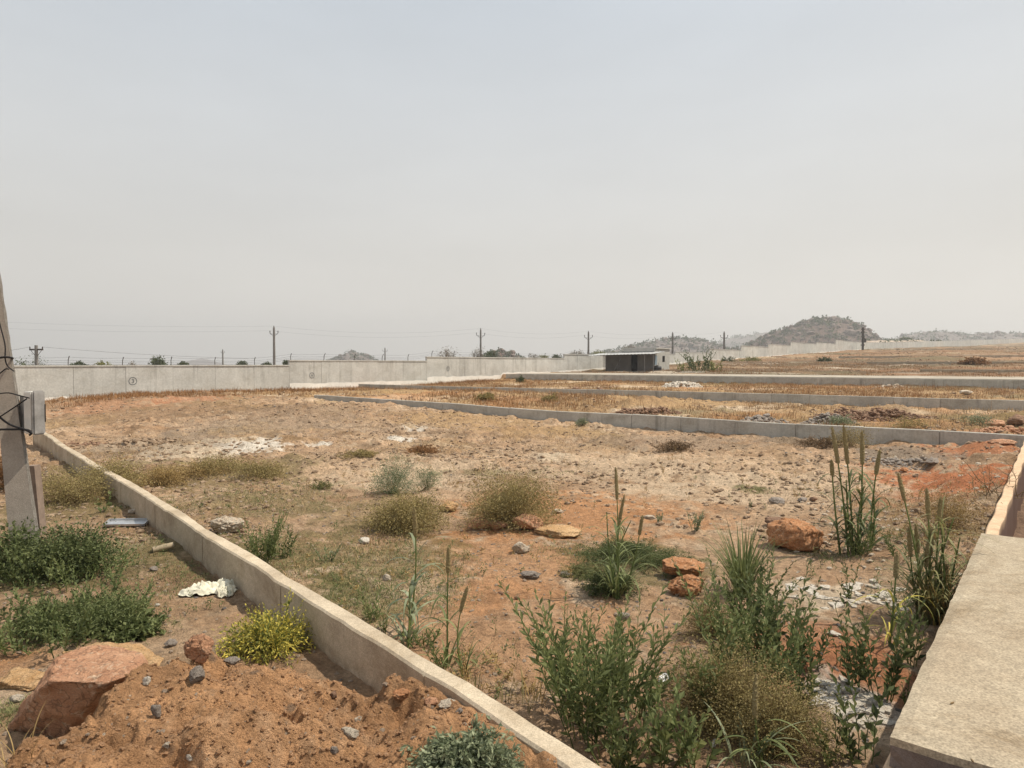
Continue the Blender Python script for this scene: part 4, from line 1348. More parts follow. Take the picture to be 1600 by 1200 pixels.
rock(238, 893, 14, 8, 'rock_grey', 'small dark stone below the piece of pipe', 54, group=GR)
rock(245, 948, 10, 5, 'rock_white', 'small white pebble left of the crumpled sack', 55, group=GR)
rock(900, 610, 14, 6, 'rock_brown', 'dark stone on the second kerb wall line', 56, group=GR)
rock(938, 612, 14, 7, 'rock_brown', 'small dark heap on the second kerb wall', 57, group=GR)
rock(1512, 616, 22, 8, 'rock_pale', 'pale stone behind the second kerb wall at the right', 58, group=GR)


def hull_rock(pts_, mat, label, seed, name='boulder', sub=3, amp=.012):
    P_ = [at(a, b2, y) for (a, b2, y) in pts_]
    c = sum(P_, Vector()) / len(P_); c.z = min(p.z for p in P_)
    bm = bmesh.new()
    for p in P_: bm.verts.new(p - c)
    bmesh.ops.convex_hull(bm, input=bm.verts)
    loose = [v for v in bm.verts if not v.link_faces]
    bmesh.ops.delete(bm, geom=loose, context='VERTS')
    bmesh.ops.triangulate(bm, faces=bm.faces)
    bmesh.ops.bevel(bm, geom=list(bm.edges), offset=.007, segments=1, affect='EDGES')
    bmesh.ops.triangulate(bm, faces=bm.faces)
    for _ in range(5):
        es = [e_ for e_ in bm.edges if e_.calc_length() > .022]
        if not es: break
        bmesh.ops.subdivide_edges(bm, edges=es, cuts=1)
        bmesh.ops.triangulate(bm, faces=bm.faces)
    bm.normal_update()
    for v in bm.verts:
        n = mnoise.fractal(v.co * 6 + Vector((seed, 0, 0)), .7, 2.0, 6)
        v.co += v.normal * n * amp * 1.6
    me = bpy.data.meshes.new(name); bm.to_mesh(me); bm.free()
    for pgn in me.polygons: pgn.use_smooth = True
    me.materials.append(M[mat])
    o = bpy.data.objects.new(name, me); C.objects.link(o); o.location = c
    return tag(o, label, 'rock', GR)


hull_rock([(88, 1026, 3.49), (76, 1063, 3.23), (165, 1067, 3.20), (200, 1056, 3.28), (224, 1037, 3.41), (222, 1019, 3.58), (165, 1007, 3.68), (118, 1012, 3.62),
           (5, 1152, 3.42), (40, 1092, 3.38), (12, 1178, 3.46), (60, 1204, 3.45), (130, 1165, 3.62), (200, 1112, 3.72), (240, 1075, 3.8)],
          'rock_rust', 'large flat-topped rust-orange boulder tilted against the soil heap at bottom left', 5)
hull_rock([(95, 1018, 4.1), (150, 1003, 4.15), (200, 1005, 4.2), (235, 1014, 4.15), (257, 1028, 4.0), (245, 1045, 3.9), (180, 1050, 3.95), (110, 1045, 4.0), (170, 1045, 4.3), (240, 1040, 4.2)],
          'rock_yellow', 'yellow-orange flat rock showing behind the large tilted boulder', 8)


def rubble(px, py, wpx, hpx, mat, label, seed, n=160, smin=.05, smax=.22, mound='rock_brown', deep=.5, stuff=False):
    g = P0(px, py); r_ = np.random.default_rng(seed)
    w = wpx * g.y / F / 2; h = hpx * g.y / F; dpt = max(w * deep, .4)
    mb = MB()
    for k in range(n):
        a = r_.uniform(0, 2 * PI); rr = math.sqrt(r_.random()) * 1.0
        x = rr * math.cos(a) * w; y = rr * math.sin(a) * dpt
        hh_ = h * max(0, 1 - rr ** 1.5) * (.6 + .5 * vnoise(np.array(x * 1.3), np.array(y * 1.3), seed))
        s = r_.uniform(smin, smax) * (1 - .4 * rr)
        zz = gz(g.x + x, g.y + dpt * .6 + y) - g.z
        add_stone(mb, (x, y + dpt * .6, float(zz + hh_ * r_.uniform(.3, 1)) - s * .2), s, r_, .75, 2)
    o = mb.build('rubble_heap', M[mat]); o.location = g
    if stuff: return tag(o, label, 'rubble', kind='stuff')
    return tag(o, label, 'rubble heap', 'heaps of rubble and soil')


rubble(1010, 650, 120, 15, 'clodfar' if 'clodfar' in M else 'rock_brown', 'brown earth heap with dry weeds behind the nearest kerb wall', 1, 620, .03, .10)
rubble(1195, 662, 86, 15, 'rock_grey', 'dark grey slab rubble heap behind the nearest kerb wall', 2, 300, .05, .14)
rubble(1300, 664, 90, 18, 'rock_grey', 'grey broken stone heap behind the millet heads', 3, 380, .04, .10)
rubble(1380, 656, 210, 17, 'rock_brown', 'wide brown heap of broken stones behind the nearest kerb wall', 4, 1100, .03, .10)
rubble(1070, 604, 66, 13, 'rock_white', 'white rubble heap in front of the pale road', 5, 420, .06, .2, deep=.8, stuff=True)
rubble(1430, 728, 130, 8, 'rock_grey', 'scatter of grey broken concrete on the red soil', 6, 220, .025, .075, deep=1.0, stuff=True)
rubble(1400, 606, 60, 6, 'rock_pale', 'small pale stones in the dry plot before the road', 7, 50, .06, .16, stuff=True)
rubble(780, 608, 60, 5, 'rock_grey', 'low grey rubble on the left of the second plot', 8, 60, .06, .16, stuff=True)
rubble(215, 690, 110, 8, 'field_clod', 'low line of soil clods behind the diagonal kerb wall', 9, 180, .03, .10, deep=1.0, stuff=True)
rubble(130, 697, 80, 6, 'rock_brown', 'line of dark clods near the meter box', 10, 80, .03, .08, stuff=True)
rubble(1590, 676, 130, 16, 'rock_rust', 'red broken soil heap at the right edge behind the kerb wall', 12, 420, .03, .10, stuff=True)

# gravel and clods spread over the ground: uncountable
def scatter_plan(n, r0, r1, a0=-42, a1=42, power=1.0):
    r = r0 * (r1 / r0) ** (rng.random(n) ** power)
    a = np.radians(rng.uniform(a0, a1, n))
    return r * np.sin(a), r * np.cos(a)


def free(x, y):
    """not on kerbs, slab, drain or road"""
    u, v = uv(x, y); s = side1(x, y)
    ok = ~((s > -.03) & (s < .16) & (np.hypot(x, y) < 18))
    ok &= ~((v < .54) & (v > -.8) & (u < 18.6))
    for k in (18.7, 32.7, 49.9): ok &= ~((u > k - .1) & (u < k + .25))
    ok &= ~((u > 50) & (u < 57.8))
    ok &= v < 41
    return ok


def pebbles(n, mat, name, label, smin, smax, seed, r0=1.9, r1=30, mask=None, flat=.6, power=1.0):
    r_ = np.random.default_rng(seed)
    x, y = scatter_plan(n, r0, r1, power=power)
    k = free(x, y)
    if mask is not None: k &= mask(x, y)
    x, y = x[k], y[k]
    z = H(x, y)
    add_stone(MB(), (0, 0, 0), 1, r_)
    V1, F1 = ICO[1]
    # twelve stone shapes, copied
    shapes = []
    for q in range(12):
        t_ = MB(); add_stone(t_, (0, 0, 0), 1, r_, flat, 1); shapes.append(t_.V[0])
    shapes = np.array(shapes)
    m_ = len(x)
    idx = r_.integers(0, 12, m_)
    rr = np.hypot(x, y)
    s = (smin + (smax - smin) * r_.random(m_) ** 3) * (1 + rr * .06)
    a = r_.uniform(0, 2 * PI, m_)
    S = shapes[idx] * s[:, None, None]
    ca2, sa2 = np.cos(a)[:, None], np.sin(a)[:, None]
    X = S[..., 0] * ca2 - S[..., 1] * sa2 + x[:, None]; Y = S[..., 0] * sa2 + S[..., 1] * ca2 + y[:, None]; Z = S[..., 2] + z[:, None] + s[:, None] * .15
    mb = MB()
    nv = V1.shape[0]
    mb.add(np.stack([X, Y, Z], -1).reshape(-1, 3), (np.arange(m_)[:, None, None] * nv + F1[None]).reshape(-1, 3), np.repeat(r_.random(m_), nv))
    o = mb.build(name, M[mat])
    return tag(o, label, 'stones', kind='stuff')


def on_heap(x, y):
    return (y < np.interp(x, MX, MY) + .45) & (side1(x, y) > .1)


pebbles(16000, 'pebble', 'gravel', 'pale gravel scattered over the bare soil', .003, .018, 3, mask=lambda x, y: (~on_heap(x, y)) | (rng.random(len(x)) < .15))
pebbles(7000, 'pebble_g', 'grey_gravel', 'dark grey gravel scattered over the bare soil', .003, .018, 4, mask=lambda x, y: (fbm(x * .7, y * .7, 3, 333) > .05) & ~on_heap(x, y))
pebbles(36000, 'clod', 'soil_clods', 'crumbly orange-brown clods on the soil heap', .002, .013, 5, 1.7, 4.6, mask=on_heap, power=.8, flat=.8)
pebbles(5000, 'rock_pale', 'red_plot_stones', 'light stone chips lying in the red soil at the right', .006, .03, 6, 6, 17,
        mask=lambda x, y: (x > .42 * y) & (fbm(x * .9, y * .9, 3, 444) > -.2))
pebbles(36000, 'field_clod', 'field_clods', 'brown clods over the rough far part of the plot', .006, .034, 7, 8, 48,
        mask=lambda x, y: fbm(x * .5, y * .5, 4, 555) + rng.uniform(-.25, .25, len(x)) > .02)

pebbles(16000, 'field_clod', 'slope_stones', 'brown stones and clods over the far slope', .008, .035, 17, 60, 230,
        mask=lambda x, y: fbm(x * .1, y * .1, 4, 556) + rng.uniform(-.3, .3, len(x)) > .0)
# ------------------------------------------------------------------ grass and weeds as ground cover
def patch_pts(px, py, rx, ry, n, r_):
    p = P0(px, py)
    ax = rx * p.y / F; ay = ry * p.y * p.y / (F * max(.5, EYE - p.z))
    a = r_.uniform(0, 2 * PI, n); rr = np.sqrt(r_.random(n))
    x = p.x + ax * rr * np.cos(a); y = p.y + ay * rr * np.sin(a)
    keep = fbm(x * 1.5, y * 1.5, 3, 66) * .5 + r_.random(n) * 1.0 > rr * .9
    k = keep & free(x, y)
    return x[k], y[k]


def cover(name, mat, label, patches, hmin, hmax, w, seed, per=6, droop=1.0, K=2, spread=.03, a0=(.1, .8)):
    r_ = np.random.default_rng(seed)
    mb = MB()
    for (px, py, rx, ry, n) in patches:
        x, y = patch_pts(px, py, rx, ry, n, r_)
        if len(x) == 0: continue
        x = np.repeat(x, per) + r_.normal(size=len(x) * per) * spread * (1 + np.repeat(y, per) * .05)
        y = np.repeat(y, per)[:len(x)] + r_.normal(size=len(x)) * spread * 1.5
        k = free(x, y); x, y = x[k], y[k]
        z = H(x, y) - .01
        m_ = len(x)
        dist = np.hypot(x, y)
        mb.blades(np.stack([x, y, z], 1), r_.uniform(0, 2 * PI, m_), r_.uniform(hmin, hmax, m_), w * (1 + dist * .07), r_.uniform(a0[0], a0[1], m_), r_.uniform(0, droop, m_), K, np.clip(r_.normal(.5, .25, m_), 0, 1))
    o = mb.build(name, M[mat])
    return tag(o, label, 'grass', kind='stuff')


def u_patch(u0, u1, v0, v1, n, r_):
    u = r_.uniform(u0, u1, n); v = r_.uniform(v0, v1, n)
    x, y = xy(u, v)
    k = fbm(x * .35, y * .35, 4, 88) + r_.uniform(-.35, .35, n) > .0
    return x[k], y[k]


def cover_u(name, mat, label, boxes, hmin, hmax, w, seed, per=10, spread=.12):
    r_ = np.random.default_rng(seed); mb = MB()
    for (u0, u1, v0, v1, n) in boxes:
        x, y = u_patch(u0, u1, v0, v1, n, r_)
        x = np.repeat(x, per); y = np.repeat(y, per)
        x = x + r_.normal(size=len(x)) * spread; y = y + r_.normal(size=len(x)) * spread
        k = free(x, y); x, y = x[k], y[k]; z = H(x, y) - .02; m_ = len(x)
        mb.blades(np.stack([x, y, z], 1), r_.uniform(0, 2 * PI, m_), r_.uniform(hmin, hmax, m_), w, r_.uniform(0, .7, m_), r_.uniform(0, .8, m_), 2, np.clip(.5 + .4 * fbm(x * .3, y * .3, 2, 99) + r_.normal(0, .2, m_), 0, 1))
    o = mb.build(name, M[mat]); return tag(o, label, 'grass', kind='stuff')


cover_u('dry_grass', 'dry', 'golden dry grass filling the plots between the far kerb walls',
        [(19.2, 32.3, -1, 40, 6000), (33.2, 49.5, -6, 40.5, 6000), (30.6, 32.4, 0, 36, 900), (47.5, 49.6, -6, 40, 900)], .04, .22, .012, 5, 14, .16)
cover_u('rusty_grass', 'leaf_rust', 'rusty brown weeds in the far plots and along the foot of the wall',
        [(19.2, 30, 5, 40, 500), (33.2, 49.5, -6, 40.5, 1200), (12, 50, 38.5, 40.9, 1500), (8, 26, 31, 41, 1800), (19, 32, 14, 40, 900), (33, 49, -6, 38, 1600), (58.5, 90, -60, 30, 2500), (90, 200, -90, 40, 5500), (58.5, 90, -10, 38, 1800)], .08, .36, .022, 6, 12, .25)
cover_u('dead_brush', 'dryb', 'dark dead brush scattered over the far plots and the slope', [(19.2, 32, -2, 40, 1100), (33.2, 49.5, -6, 40, 1300), (58.5, 200, -90, 40, 4200)], .06, .26, .022, 61, 9, .22)
cover('brown_stubble', 'dryb', 'dark dead stubble and litter spread over the rough plot',
      [(450, 660, 350, 30, 3800), (250, 665, 220, 40, 2600), (300, 640, 280, 14, 1800), (1000, 690, 300, 20, 1700), (700, 690, 250, 30, 1200), (1150, 665, 300, 12, 1300), (1250, 695, 110, 9, 900), (700, 735, 260, 30, 450), (1130, 770, 260, 60, 250), (480, 740, 120, 20, 200), (1550, 760, 80, 60, 300), (900, 900, 500, 150, 250), (330, 900, 80, 60, 160)],
      .01, .06, .006, 7, 7, .9, 2, .05, (.5, 1.4))
cover('dry_grass', 'dry', 'short straw-coloured dry grass in patches on the bare plot',
      [(450, 655, 300, 25, 500), (780, 660, 280, 18, 600), (640, 700, 130, 14, 250), (880, 690, 130, 12, 300), (1450, 790, 110, 60, 700), (1500, 860, 60, 70, 300), (420, 790, 150, 40, 300), (560, 870, 180, 60, 350), (160, 720, 90, 30, 300), (1330, 760, 60, 60, 200), (180, 860, 100, 60, 250), (900, 680, 500, 40, 500), (700, 760, 300, 30, 250)],
      .03, .11, .004, 8, 8, 1.2, 3, .05, (.2, 1.1))
cover('green_grass', 'green', 'thin short green grass creeping over the soil',
      [(430, 785, 170, 30, 1500), (500, 860, 150, 50, 1900), (600, 890, 160, 50, 2300), (560, 950, 110, 55, 1800), (260, 840, 80, 50, 1300), (300, 900, 90, 50, 1300), (240, 980, 60, 20, 500), (380, 770, 90, 20, 600), (900, 860, 90, 20, 500), (230, 795, 90, 20, 600), (1180, 766, 34, 6, 300), (880, 739, 90, 3, 250), (800, 740, 110, 3, 220), (620, 716, 30, 4, 160), (1300, 870, 60, 16, 400), (100, 1000, 160, 30, 1200), (20, 1110, 40, 40, 500), (700, 930, 60, 40, 500), (250, 780, 60, 16, 500), (60, 800, 60, 30, 300), (1400, 840, 60, 40, 500), (420, 900, 60, 60, 600), (480, 950, 60, 50, 600)],
      .015, .055, .004, 9, 7, 1.2, 3, .03, (.3, 1.3))

def seedlings(mat, label, patches, seed, L=.03):
    r_ = np.random.default_rng(seed); mb = MB()
    for (px, py, rx, ry, n) in patches:
        x, y = patch_pts(px, py, rx, ry, n, r_)
        z = H(x, y)
        for a, b2, c in zip(x, y, z):
            k = r_.integers(8, 26); hgt = r_.uniform(.04, .16)
            t_ = r_.random(k); le = r_.normal(size=2) * .35
            P_ = np.stack([a + le[0] * t_ * hgt + r_.normal(size=k) * .012, b2 + le[1] * t_ * hgt + r_.normal(size=k) * .012, c + t_ * hgt], 1)
            D_ = r_.normal(size=(k, 3)); D_[:, 2] = np.abs(D_[:, 2]) * .8 + .3
            mb.leaves(P_, D_, L * r_.uniform(.6, 1.3, k), L * .3, np.clip(r_.normal(.5, .25, k), 0, 1))
            mb.blades(np.array([[a, b2, c - .01]]), np.array([r_.uniform(0, 6)]), hgt, .003, .2, .3, 3, .3)
    o = mb.build('small_weeds', M[mat]); return tag(o, label, 'weeds', kind='stuff')


seedlings('leaf_mid', 'small green seedlings scattered over the bare plot',
          [(480, 860, 170, 60, 110), (620, 900, 150, 60, 110), (420, 780, 150, 30, 90), (330, 940, 120, 40, 40), (900, 900, 300, 70, 60), (1300, 900, 160, 50, 60), (1440, 860, 60, 60, 70), (760, 1040, 90, 60, 40), (1000, 760, 300, 40, 40), (250, 880, 100, 60, 70)], 31)
seedlings('leaf_straw', 'small dead weeds scattered over the bare plot',
          [(600, 760, 300, 60, 130), (1000, 740, 350, 50, 120), (1400, 780, 150, 60, 160), (1480, 860, 60, 70, 120), (700, 900, 300, 100, 90), (300, 760, 180, 40, 100), (760, 1060, 90, 60, 60), (450, 680, 300, 25, 120)], 32, .035)
# ------------------------------------------------------------------ plants
def unit(v): return v / (np.linalg.norm(v) + 1e-9)


def curve(base, az, lean, L, bend=.3, K=7, wob=.02, r_=rng):
    pts_ = [np.array(base, float)]
    for k in range(K):
        an = lean + bend * (k / K)
        st = np.array([math.sin(an) * math.cos(az), math.sin(an) * math.sin(az), math.cos(an)]) * L / K
        pts_.append(pts_[-1] + st + r_.normal(size=3) * wob * L / K)
    return np.array(pts_)


def interp_curve(pts_, s):
    K = len(pts_) - 1; q = np.clip(s * K, 0, K - 1e-6); i = q.astype(int); f = (q - i)[:, None]
    return pts_[i] * (1 - f) + pts_[i + 1] * f, pts_[i + 1] - pts_[i]


def leafy(px, py, stems, h, spread, leafL, leafW0, step, mat, label, seed, name='leafy_weed', branch=2, cat='plant', group='leafy weeds on the plot', stemmat='stem_green', ang_=.75, start=.12, radius=.06, stemr=.0035):
    r_ = np.random.default_rng(seed); leafW = leafW0 * 1.4
    g = P0(px, py)
    e_ = empty(name, g, label, cat, group)
    sm = MB(); lm = MB()
    def foliage(pts_, L, s0, scale=1.0):
        n = max(3, int(L * (1 - s0) / step))
        s = np.linspace(s0, 1, n)
        P_, D_ = interp_curve(pts_, s)
        D_ = D_ / (np.linalg.norm(D_, axis=1)[:, None] + 1e-9)
        az = np.arange(n) * 2.4 + r_.uniform(0, 6) + r_.normal(size=n) * .3
        hz_ = np.stack([np.cos(az), np.sin(az), np.zeros(n)], 1)
        a = ang_ * (1.15 - .6 * s) + r_.normal(size=n) * .15
        D2 = D_ * np.cos(a)[:, None] + hz_ * np.sin(a)[:, None]
        sz = (1 - .55 * s ** 3) * scale * r_.uniform(.7, 1.15, n)
        lm.leaves(P_, D2, leafL * sz, leafW * sz, np.clip(.35 + .4 * s + r_.normal(size=n) * .25, 0, 1), .12)
    for k in range(stems):
        az = r_.uniform(0, 2 * PI); ln = spread * math.sqrt(r_.random()); L = h * r_.uniform(.45, 1.15)
        rb_ = radius * math.sqrt(r_.random())
        b0 = np.array([rb_ * math.cos(az), rb_ * math.sin(az), -.02])
        pts_ = curve(b0, az, ln, L, .25, 7, .08, r_)
        sm.tube(pts_, np.linspace(stemr, stemr * .35, len(pts_)), 5, r_.random(), cap=False)
        foliage(pts_, L, start)
        for b2 in range(branch):
            s0 = r_.uniform(.2, .75); p_, d_ = interp_curve(pts_, np.array([s0]))
            Lb = L * (1 - s0) * r_.uniform(.5, .9)
            bp = curve(p_[0], r_.uniform(0, 2 * PI), r_.uniform(.4, .8), Lb, -.4, 5, .08, r_)
            sm.tube(bp, np.linspace(stemr * .6, stemr * .25, len(bp)), 4, r_.random(), cap=False)
            foliage(bp, Lb, .1, .85)
    sm.build('stems', M[stemmat], e_)
    lm.build('leaves', M[mat], e_)
    return e_


def bushy(px, py, wpx, hpx, mat, label, seed, n=5000, ls=.014, name='shrub', stemmat='stem_brown', twigs=220, deep=.9, cat='shrub', group='low bushes on the plot', wr=.5, flat=.75, gap=.5, dens=2.0):
    """dome of fine radiating twigs, tiny leaves clustered along them"""
    r_ = np.random.default_rng(seed); g = P0(px, py)
    w = wpx * g.y / F / 2; h = hpx * g.y / F
    e_ = empty(name, (g.x, g.y + w * deep * .5, g.z), label, cat, group)
    sm = MB(); lm = MB()
    n = int(n * dens); per = max(4, n // twigs)
    ph = r_.uniform(0, 9)
    for k in range(twigs):
        az = r_.uniform(0, 2 * PI); el = math.asin(r_.random() ** .8)
        q3 = Vector((math.cos(az) * math.cos(el), math.sin(az) * math.cos(el), math.sin(el)))
        rr = .95 + .42 * mnoise.noise(q3 * 1.5 + Vector((seed, 0, 0))) + .30 * mnoise.noise(q3 * 3.7 + Vector((0, seed, 0))) + r_.normal() * .09
        if r_.random() < .10: rr *= r_.uniform(1.1, 1.4)
        d = np.array([math.cos(az) * math.cos(el) * w, math.sin(az) * math.cos(el) * w * deep, math.sin(el) * h]) * rr
        b0 = np.array([r_.normal() * w * .12, r_.normal() * w * .12, -.01])
        md = b0 + (d - b0) * .5 + np.array([0, 0, h * .12]) + r_.normal(size=3) * .05 * h
        pts_ = np.array([b0, b0 + (md - b0) * .5 + r_.normal(size=3) * .02 * h, md, md + (d - md) * .5 + r_.normal(size=3) * .04 * h, d])
        tw = .0014 if w < 1.2 else .003
        sm.tube(pts_, [tw, tw * .8, tw * .6, tw * .5, tw * .3], 3, r_.random(), cap=False)
        s = r_.uniform(.12, 1.03, per) ** .55
        P_, D_ = interp_curve(pts_, np.clip(s, 0, 1))
        P_ = P_ + r_.normal(size=P_.shape) * min(w, h) * .07 * gap * 2
        P_[:, 2] = np.maximum(P_[:, 2], .005)
        dd = D_ / (np.linalg.norm(D_, axis=1)[:, None] + 1e-9) + r_.normal(size=P_.shape) * .8
        base_t = r_.normal() * .24 + .48
        if r_.random() < .12: P_, dd = P_[:per // 5], dd[:per // 5]
        pk_ = len(P_)
        lm.leaves(P_, dd, ls * r_.uniform(.5, 1.5, pk_), ls * wr * r_.uniform(.7, 1.3, pk_), np.clip(base_t + r_.normal(size=pk_) * .22, 0, 1))
    sm.build('stems', M[stemmat], e_); lm.build('leaves', M[mat], e_)
    return e_


def millet(base_px, culms, label, seed, mat='leaf_mid', leafs=5, leafL=.36, leafW=.018, extra=20, headmat='head', name='millet_plant', tuftL=.3, hr=.0095):
    hr = hr * 1.6; leafW = leafW * 1.5; leafs = leafs + 5; leafL = leafL * 1.15
    """culms: list of (base px offset x, tip px x, tip px y, head length px)"""
    r_ = np.random.default_rng(seed); g = P0(*base_px)
    e_ = empty(name, g, label, 'plant', 'millet plants with bristly seed heads')
    lm = MB(); sm = MB()
    for (dx, tx, ty, hl) in culms:
        yb = g.y + r_.uniform(-.08, .08)
        b0 = at(base_px[0] + dx, base_px[1], g.y); b0 = np.array([b0.x - g.x, yb - g.y, -.02])
        tp = at(tx, ty, g.y + r_.uniform(-.05, .05)); tp = np.array([tp.x - g.x, tp.y - g.y, tp.z - g.z])
        K = 9
        hL = hl * g.y / F
        sidew = np.array([r_.normal() * .02, r_.normal() * .02, 0])
        pts_ = np.array([b0 + (tp - b0) * s + sidew * math.sin(s * PI) for s in np.linspace(0, 1, K)])
        tot = np.linalg.norm(tp - b0)
        if hL > 0:
            sh_ = 1 - hL / tot
        else: sh_ = 1
        cp, _ = interp_curve(pts_, np.linspace(0, sh_ + .02, 9) * .999)
        sm.tube(cp, np.linspace(hr * .55, hr * .3, 9), 6, r_.uniform(.3, .9), cap=False)
        if hL > 0:
            hb = MB()
            nr_, ns = 26, 10
            hp, hd = interp_curve(pts_, np.linspace(sh_, .999, nr_))
            prof = np.array([hr * (.55 + .55 * math.sin(PI * min(1, (q / (nr_ - 1)) * .92 + .08)) ** .5) * (1 - .45 * (q / (nr_ - 1)) ** 3) for q in range(nr_)])
            prof[-1] *= .35
            hb.tube(hp, prof, ns, .5)
            V = hb.V[0]; jt = r_.normal(size=V.shape) * hr * .10; hb.V[0] = V + jt
            # bristles
            nb = 420
            s = r_.uniform(0, .97, nb); P_, D_ = interp_curve(hp, s); D_ = D_ / (np.linalg.norm(D_, axis=1)[:, None] + 1e-9)
            az = r_.uniform(0, 2 * PI, nb); hz_ = np.stack([np.cos(az), np.sin(az), np.zeros(nb)], 1)
            hb.leaves(P_ + hz_ * hr * .75, D_ * .8 + hz_ * .9, .009, .0025, r_.random(nb), 0)
            hb.build('seed_head', M[headmat], e_, smooth=False)
        for q in range(leafs):
            s = r_.uniform(.06, .85); P_, _d = interp_curve(pts_, np.array([s * sh_]))
            lm.blades(P_, np.array([r_.uniform(0, 2 * PI)]), leafL * r_.uniform(.6, 1.1), leafW * r_.uniform(.6, 1.1), r_.uniform(.25, .65), r_.uniform(1.3, 2.9), 10, r_.random(), 1.1)
    if extra:
        a = r_.uniform(0, 2 * PI, extra); rb_ = .05 * np.sqrt(r_.random(extra))
        P_ = np.stack([rb_ * np.cos(a), rb_ * np.sin(a), np.full(extra, -.01)], 1)
        lm.blades(P_, a, r_.uniform(.6, 1.2, extra) * tuftL, leafW * r_.uniform(.4, .9, extra), r_.uniform(.1, .6, extra), r_.uniform(.5, 2.0, extra), 8, r_.random(extra))
    sm.build('culms', M['stem_green'], e_); lm.build('leaves', M[mat], e_)
    return e_


def tuft(px, py, n, L, W, mat, label, seed, a0=(.05, .6), droop=(.3, 1.4), rad_=.06, name='grass_clump', K=8, group='grass clumps on the plot'):
    r_ = np.random.default_rng(seed); g = P0(px, py)
    a = r_.uniform(0, 2 * PI, n); rr = rad_ * np.sqrt(r_.random(n))
    mb = MB(); mb.blades(np.stack([rr * np.cos(a), rr * np.sin(a), np.full(n, -.01)], 1), a + r_.normal(size=n) * .5, r_.uniform(.5, 1.1, n) * L, W * r_.uniform(.5, 1.1, n), r_.uniform(a0[0], a0[1], n), r_.uniform(droop[0], droop[1], n), K, r_.random(n))
    o = mb.build(name, M[mat]); o.location = g
    return tag(o, label, 'grass clump', group)


leafy(440, 1015, 14, .36, .5, .04, .014, .013, 'leaf_yellow', 'taller bright yellow-leaved sprigs at the right end of the yellow shrub', 57, branch=3, radius=.08)
# millet
millet((1338, 866), [(-12, 1300, 666, 58), (-2, 1318, 664, 62), (8, 1347, 672, 54), (18, 1375, 702, 40), (-20, 1299, 718, 26), (2, 1350, 760, 0), (22, 1365, 770, 0), (-8, 1322, 750, 0)],
       'tall dark millet clump with four upright seed heads right of the orange boulder', 1, 'leaf_dark', 7, .42, .020, 24, tuftL=.4, hr=.013)
millet((1455, 972), [(-10, 1403, 738, 44), (-4, 1448, 762, 50), (4, 1470, 776, 40), (10, 1468, 790, 0), (-16, 1420, 822, 50), (-20, 1431, 818, 48), (6, 1456, 824, 46), (-2, 1450, 846, 40), (12, 1478, 880, 30), (0, 1468, 878, 30), (16, 1500, 840, 0), (8, 1490, 810, 0)],
       'wide yellowing millet clump beside the concrete slab with many seed heads', 2, 'green', 9, .42, .012, 170, tuftL=.62, hr=.0095)
tuft(1475, 975, 90, .6, .012, 'leaf_straw', 'straw-yellow dead blades at the foot of the millet beside the slab', 18, (.0, .5), (.2, 1.6), .10)
millet((962, 932), [(2, 962, 730, 50), (8, 976, 772, 58), (14, 1004, 805, 32), (0, 948, 800, 0), (-6, 985, 815, 0)],
       'millet clump with a very tall narrow seed head in the middle of the plot', 3, 'leaf_mid', 6, .34, .012, 80, tuftL=.42, hr=.0085)
millet((634, 1005), [(0, 647, 793, 46), (6, 640, 920, 0)], 'lone pale millet stalk, tallest of the three left ones', 4, 'leaf_grey', 6, .34, .02, 10, hr=.0095)
millet((698, 1040), [(0, 701, 854, 42)], 'thin millet stalk with an upright head, middle of the three left ones', 5, 'leaf_mid', 4, .26, .012, 12, hr=.0085)
millet((724, 1058), [(0, 731, 916, 42)], 'short millet stalk with a narrow head, rightmost of the three left ones', 6, 'leaf_mid', 4, .22, .010, 12, hr=.0075)
millet((1392, 1010), [(0, 1402, 862, 40)], 'single millet stalk with a plump head and a yellow bent leaf near the slab', 7, 'leaf_yellow', 4, .38, .014, 6, hr=.010)
millet((1190, 1198), [(2, 1182, 1052, 66)], 'near millet stalk with a brown head rising at the bottom edge', 8, 'leaf_mid', 4, .3, .016, 8, hr=.0085)
tuft(1160, 930, 170, .66, .018, 'leaf_mid', 'upright dark green grass clump above the leafy plants right of centre', 11, (.0, .45), (.1, 1.2))
tuft(835, 1098, 16, .26, .007, 'leaf_straw', 'small dead yellow grass tuft beside the near kerb wall', 12)
tuft(820, 1108, 12, .24, .006, 'green', 'thin green grass blades right behind the near kerb wall', 13, (0, .3))
tuft(745, 1080, 14, .22, .005, 'green', 'sparse grass blades just behind the kerb wall left of the tall leafy plant', 14, (0, .5))
tuft(788, 1092, 12, .24, .005, 'green', 'short sparse blades of grass beside the kerb top', 15, (0, .4))
tuft(1165, 1196, 14, .38, .02, 'leaf_grey', 'broad arching grass leaves at the bottom edge', 16, (.2, .6), (.8, 1.9))
tuft(30, 1190, 14, .2, .005, 'leaf_straw', 'pale dry grass blades at the lower left corner before the boulder', 17)

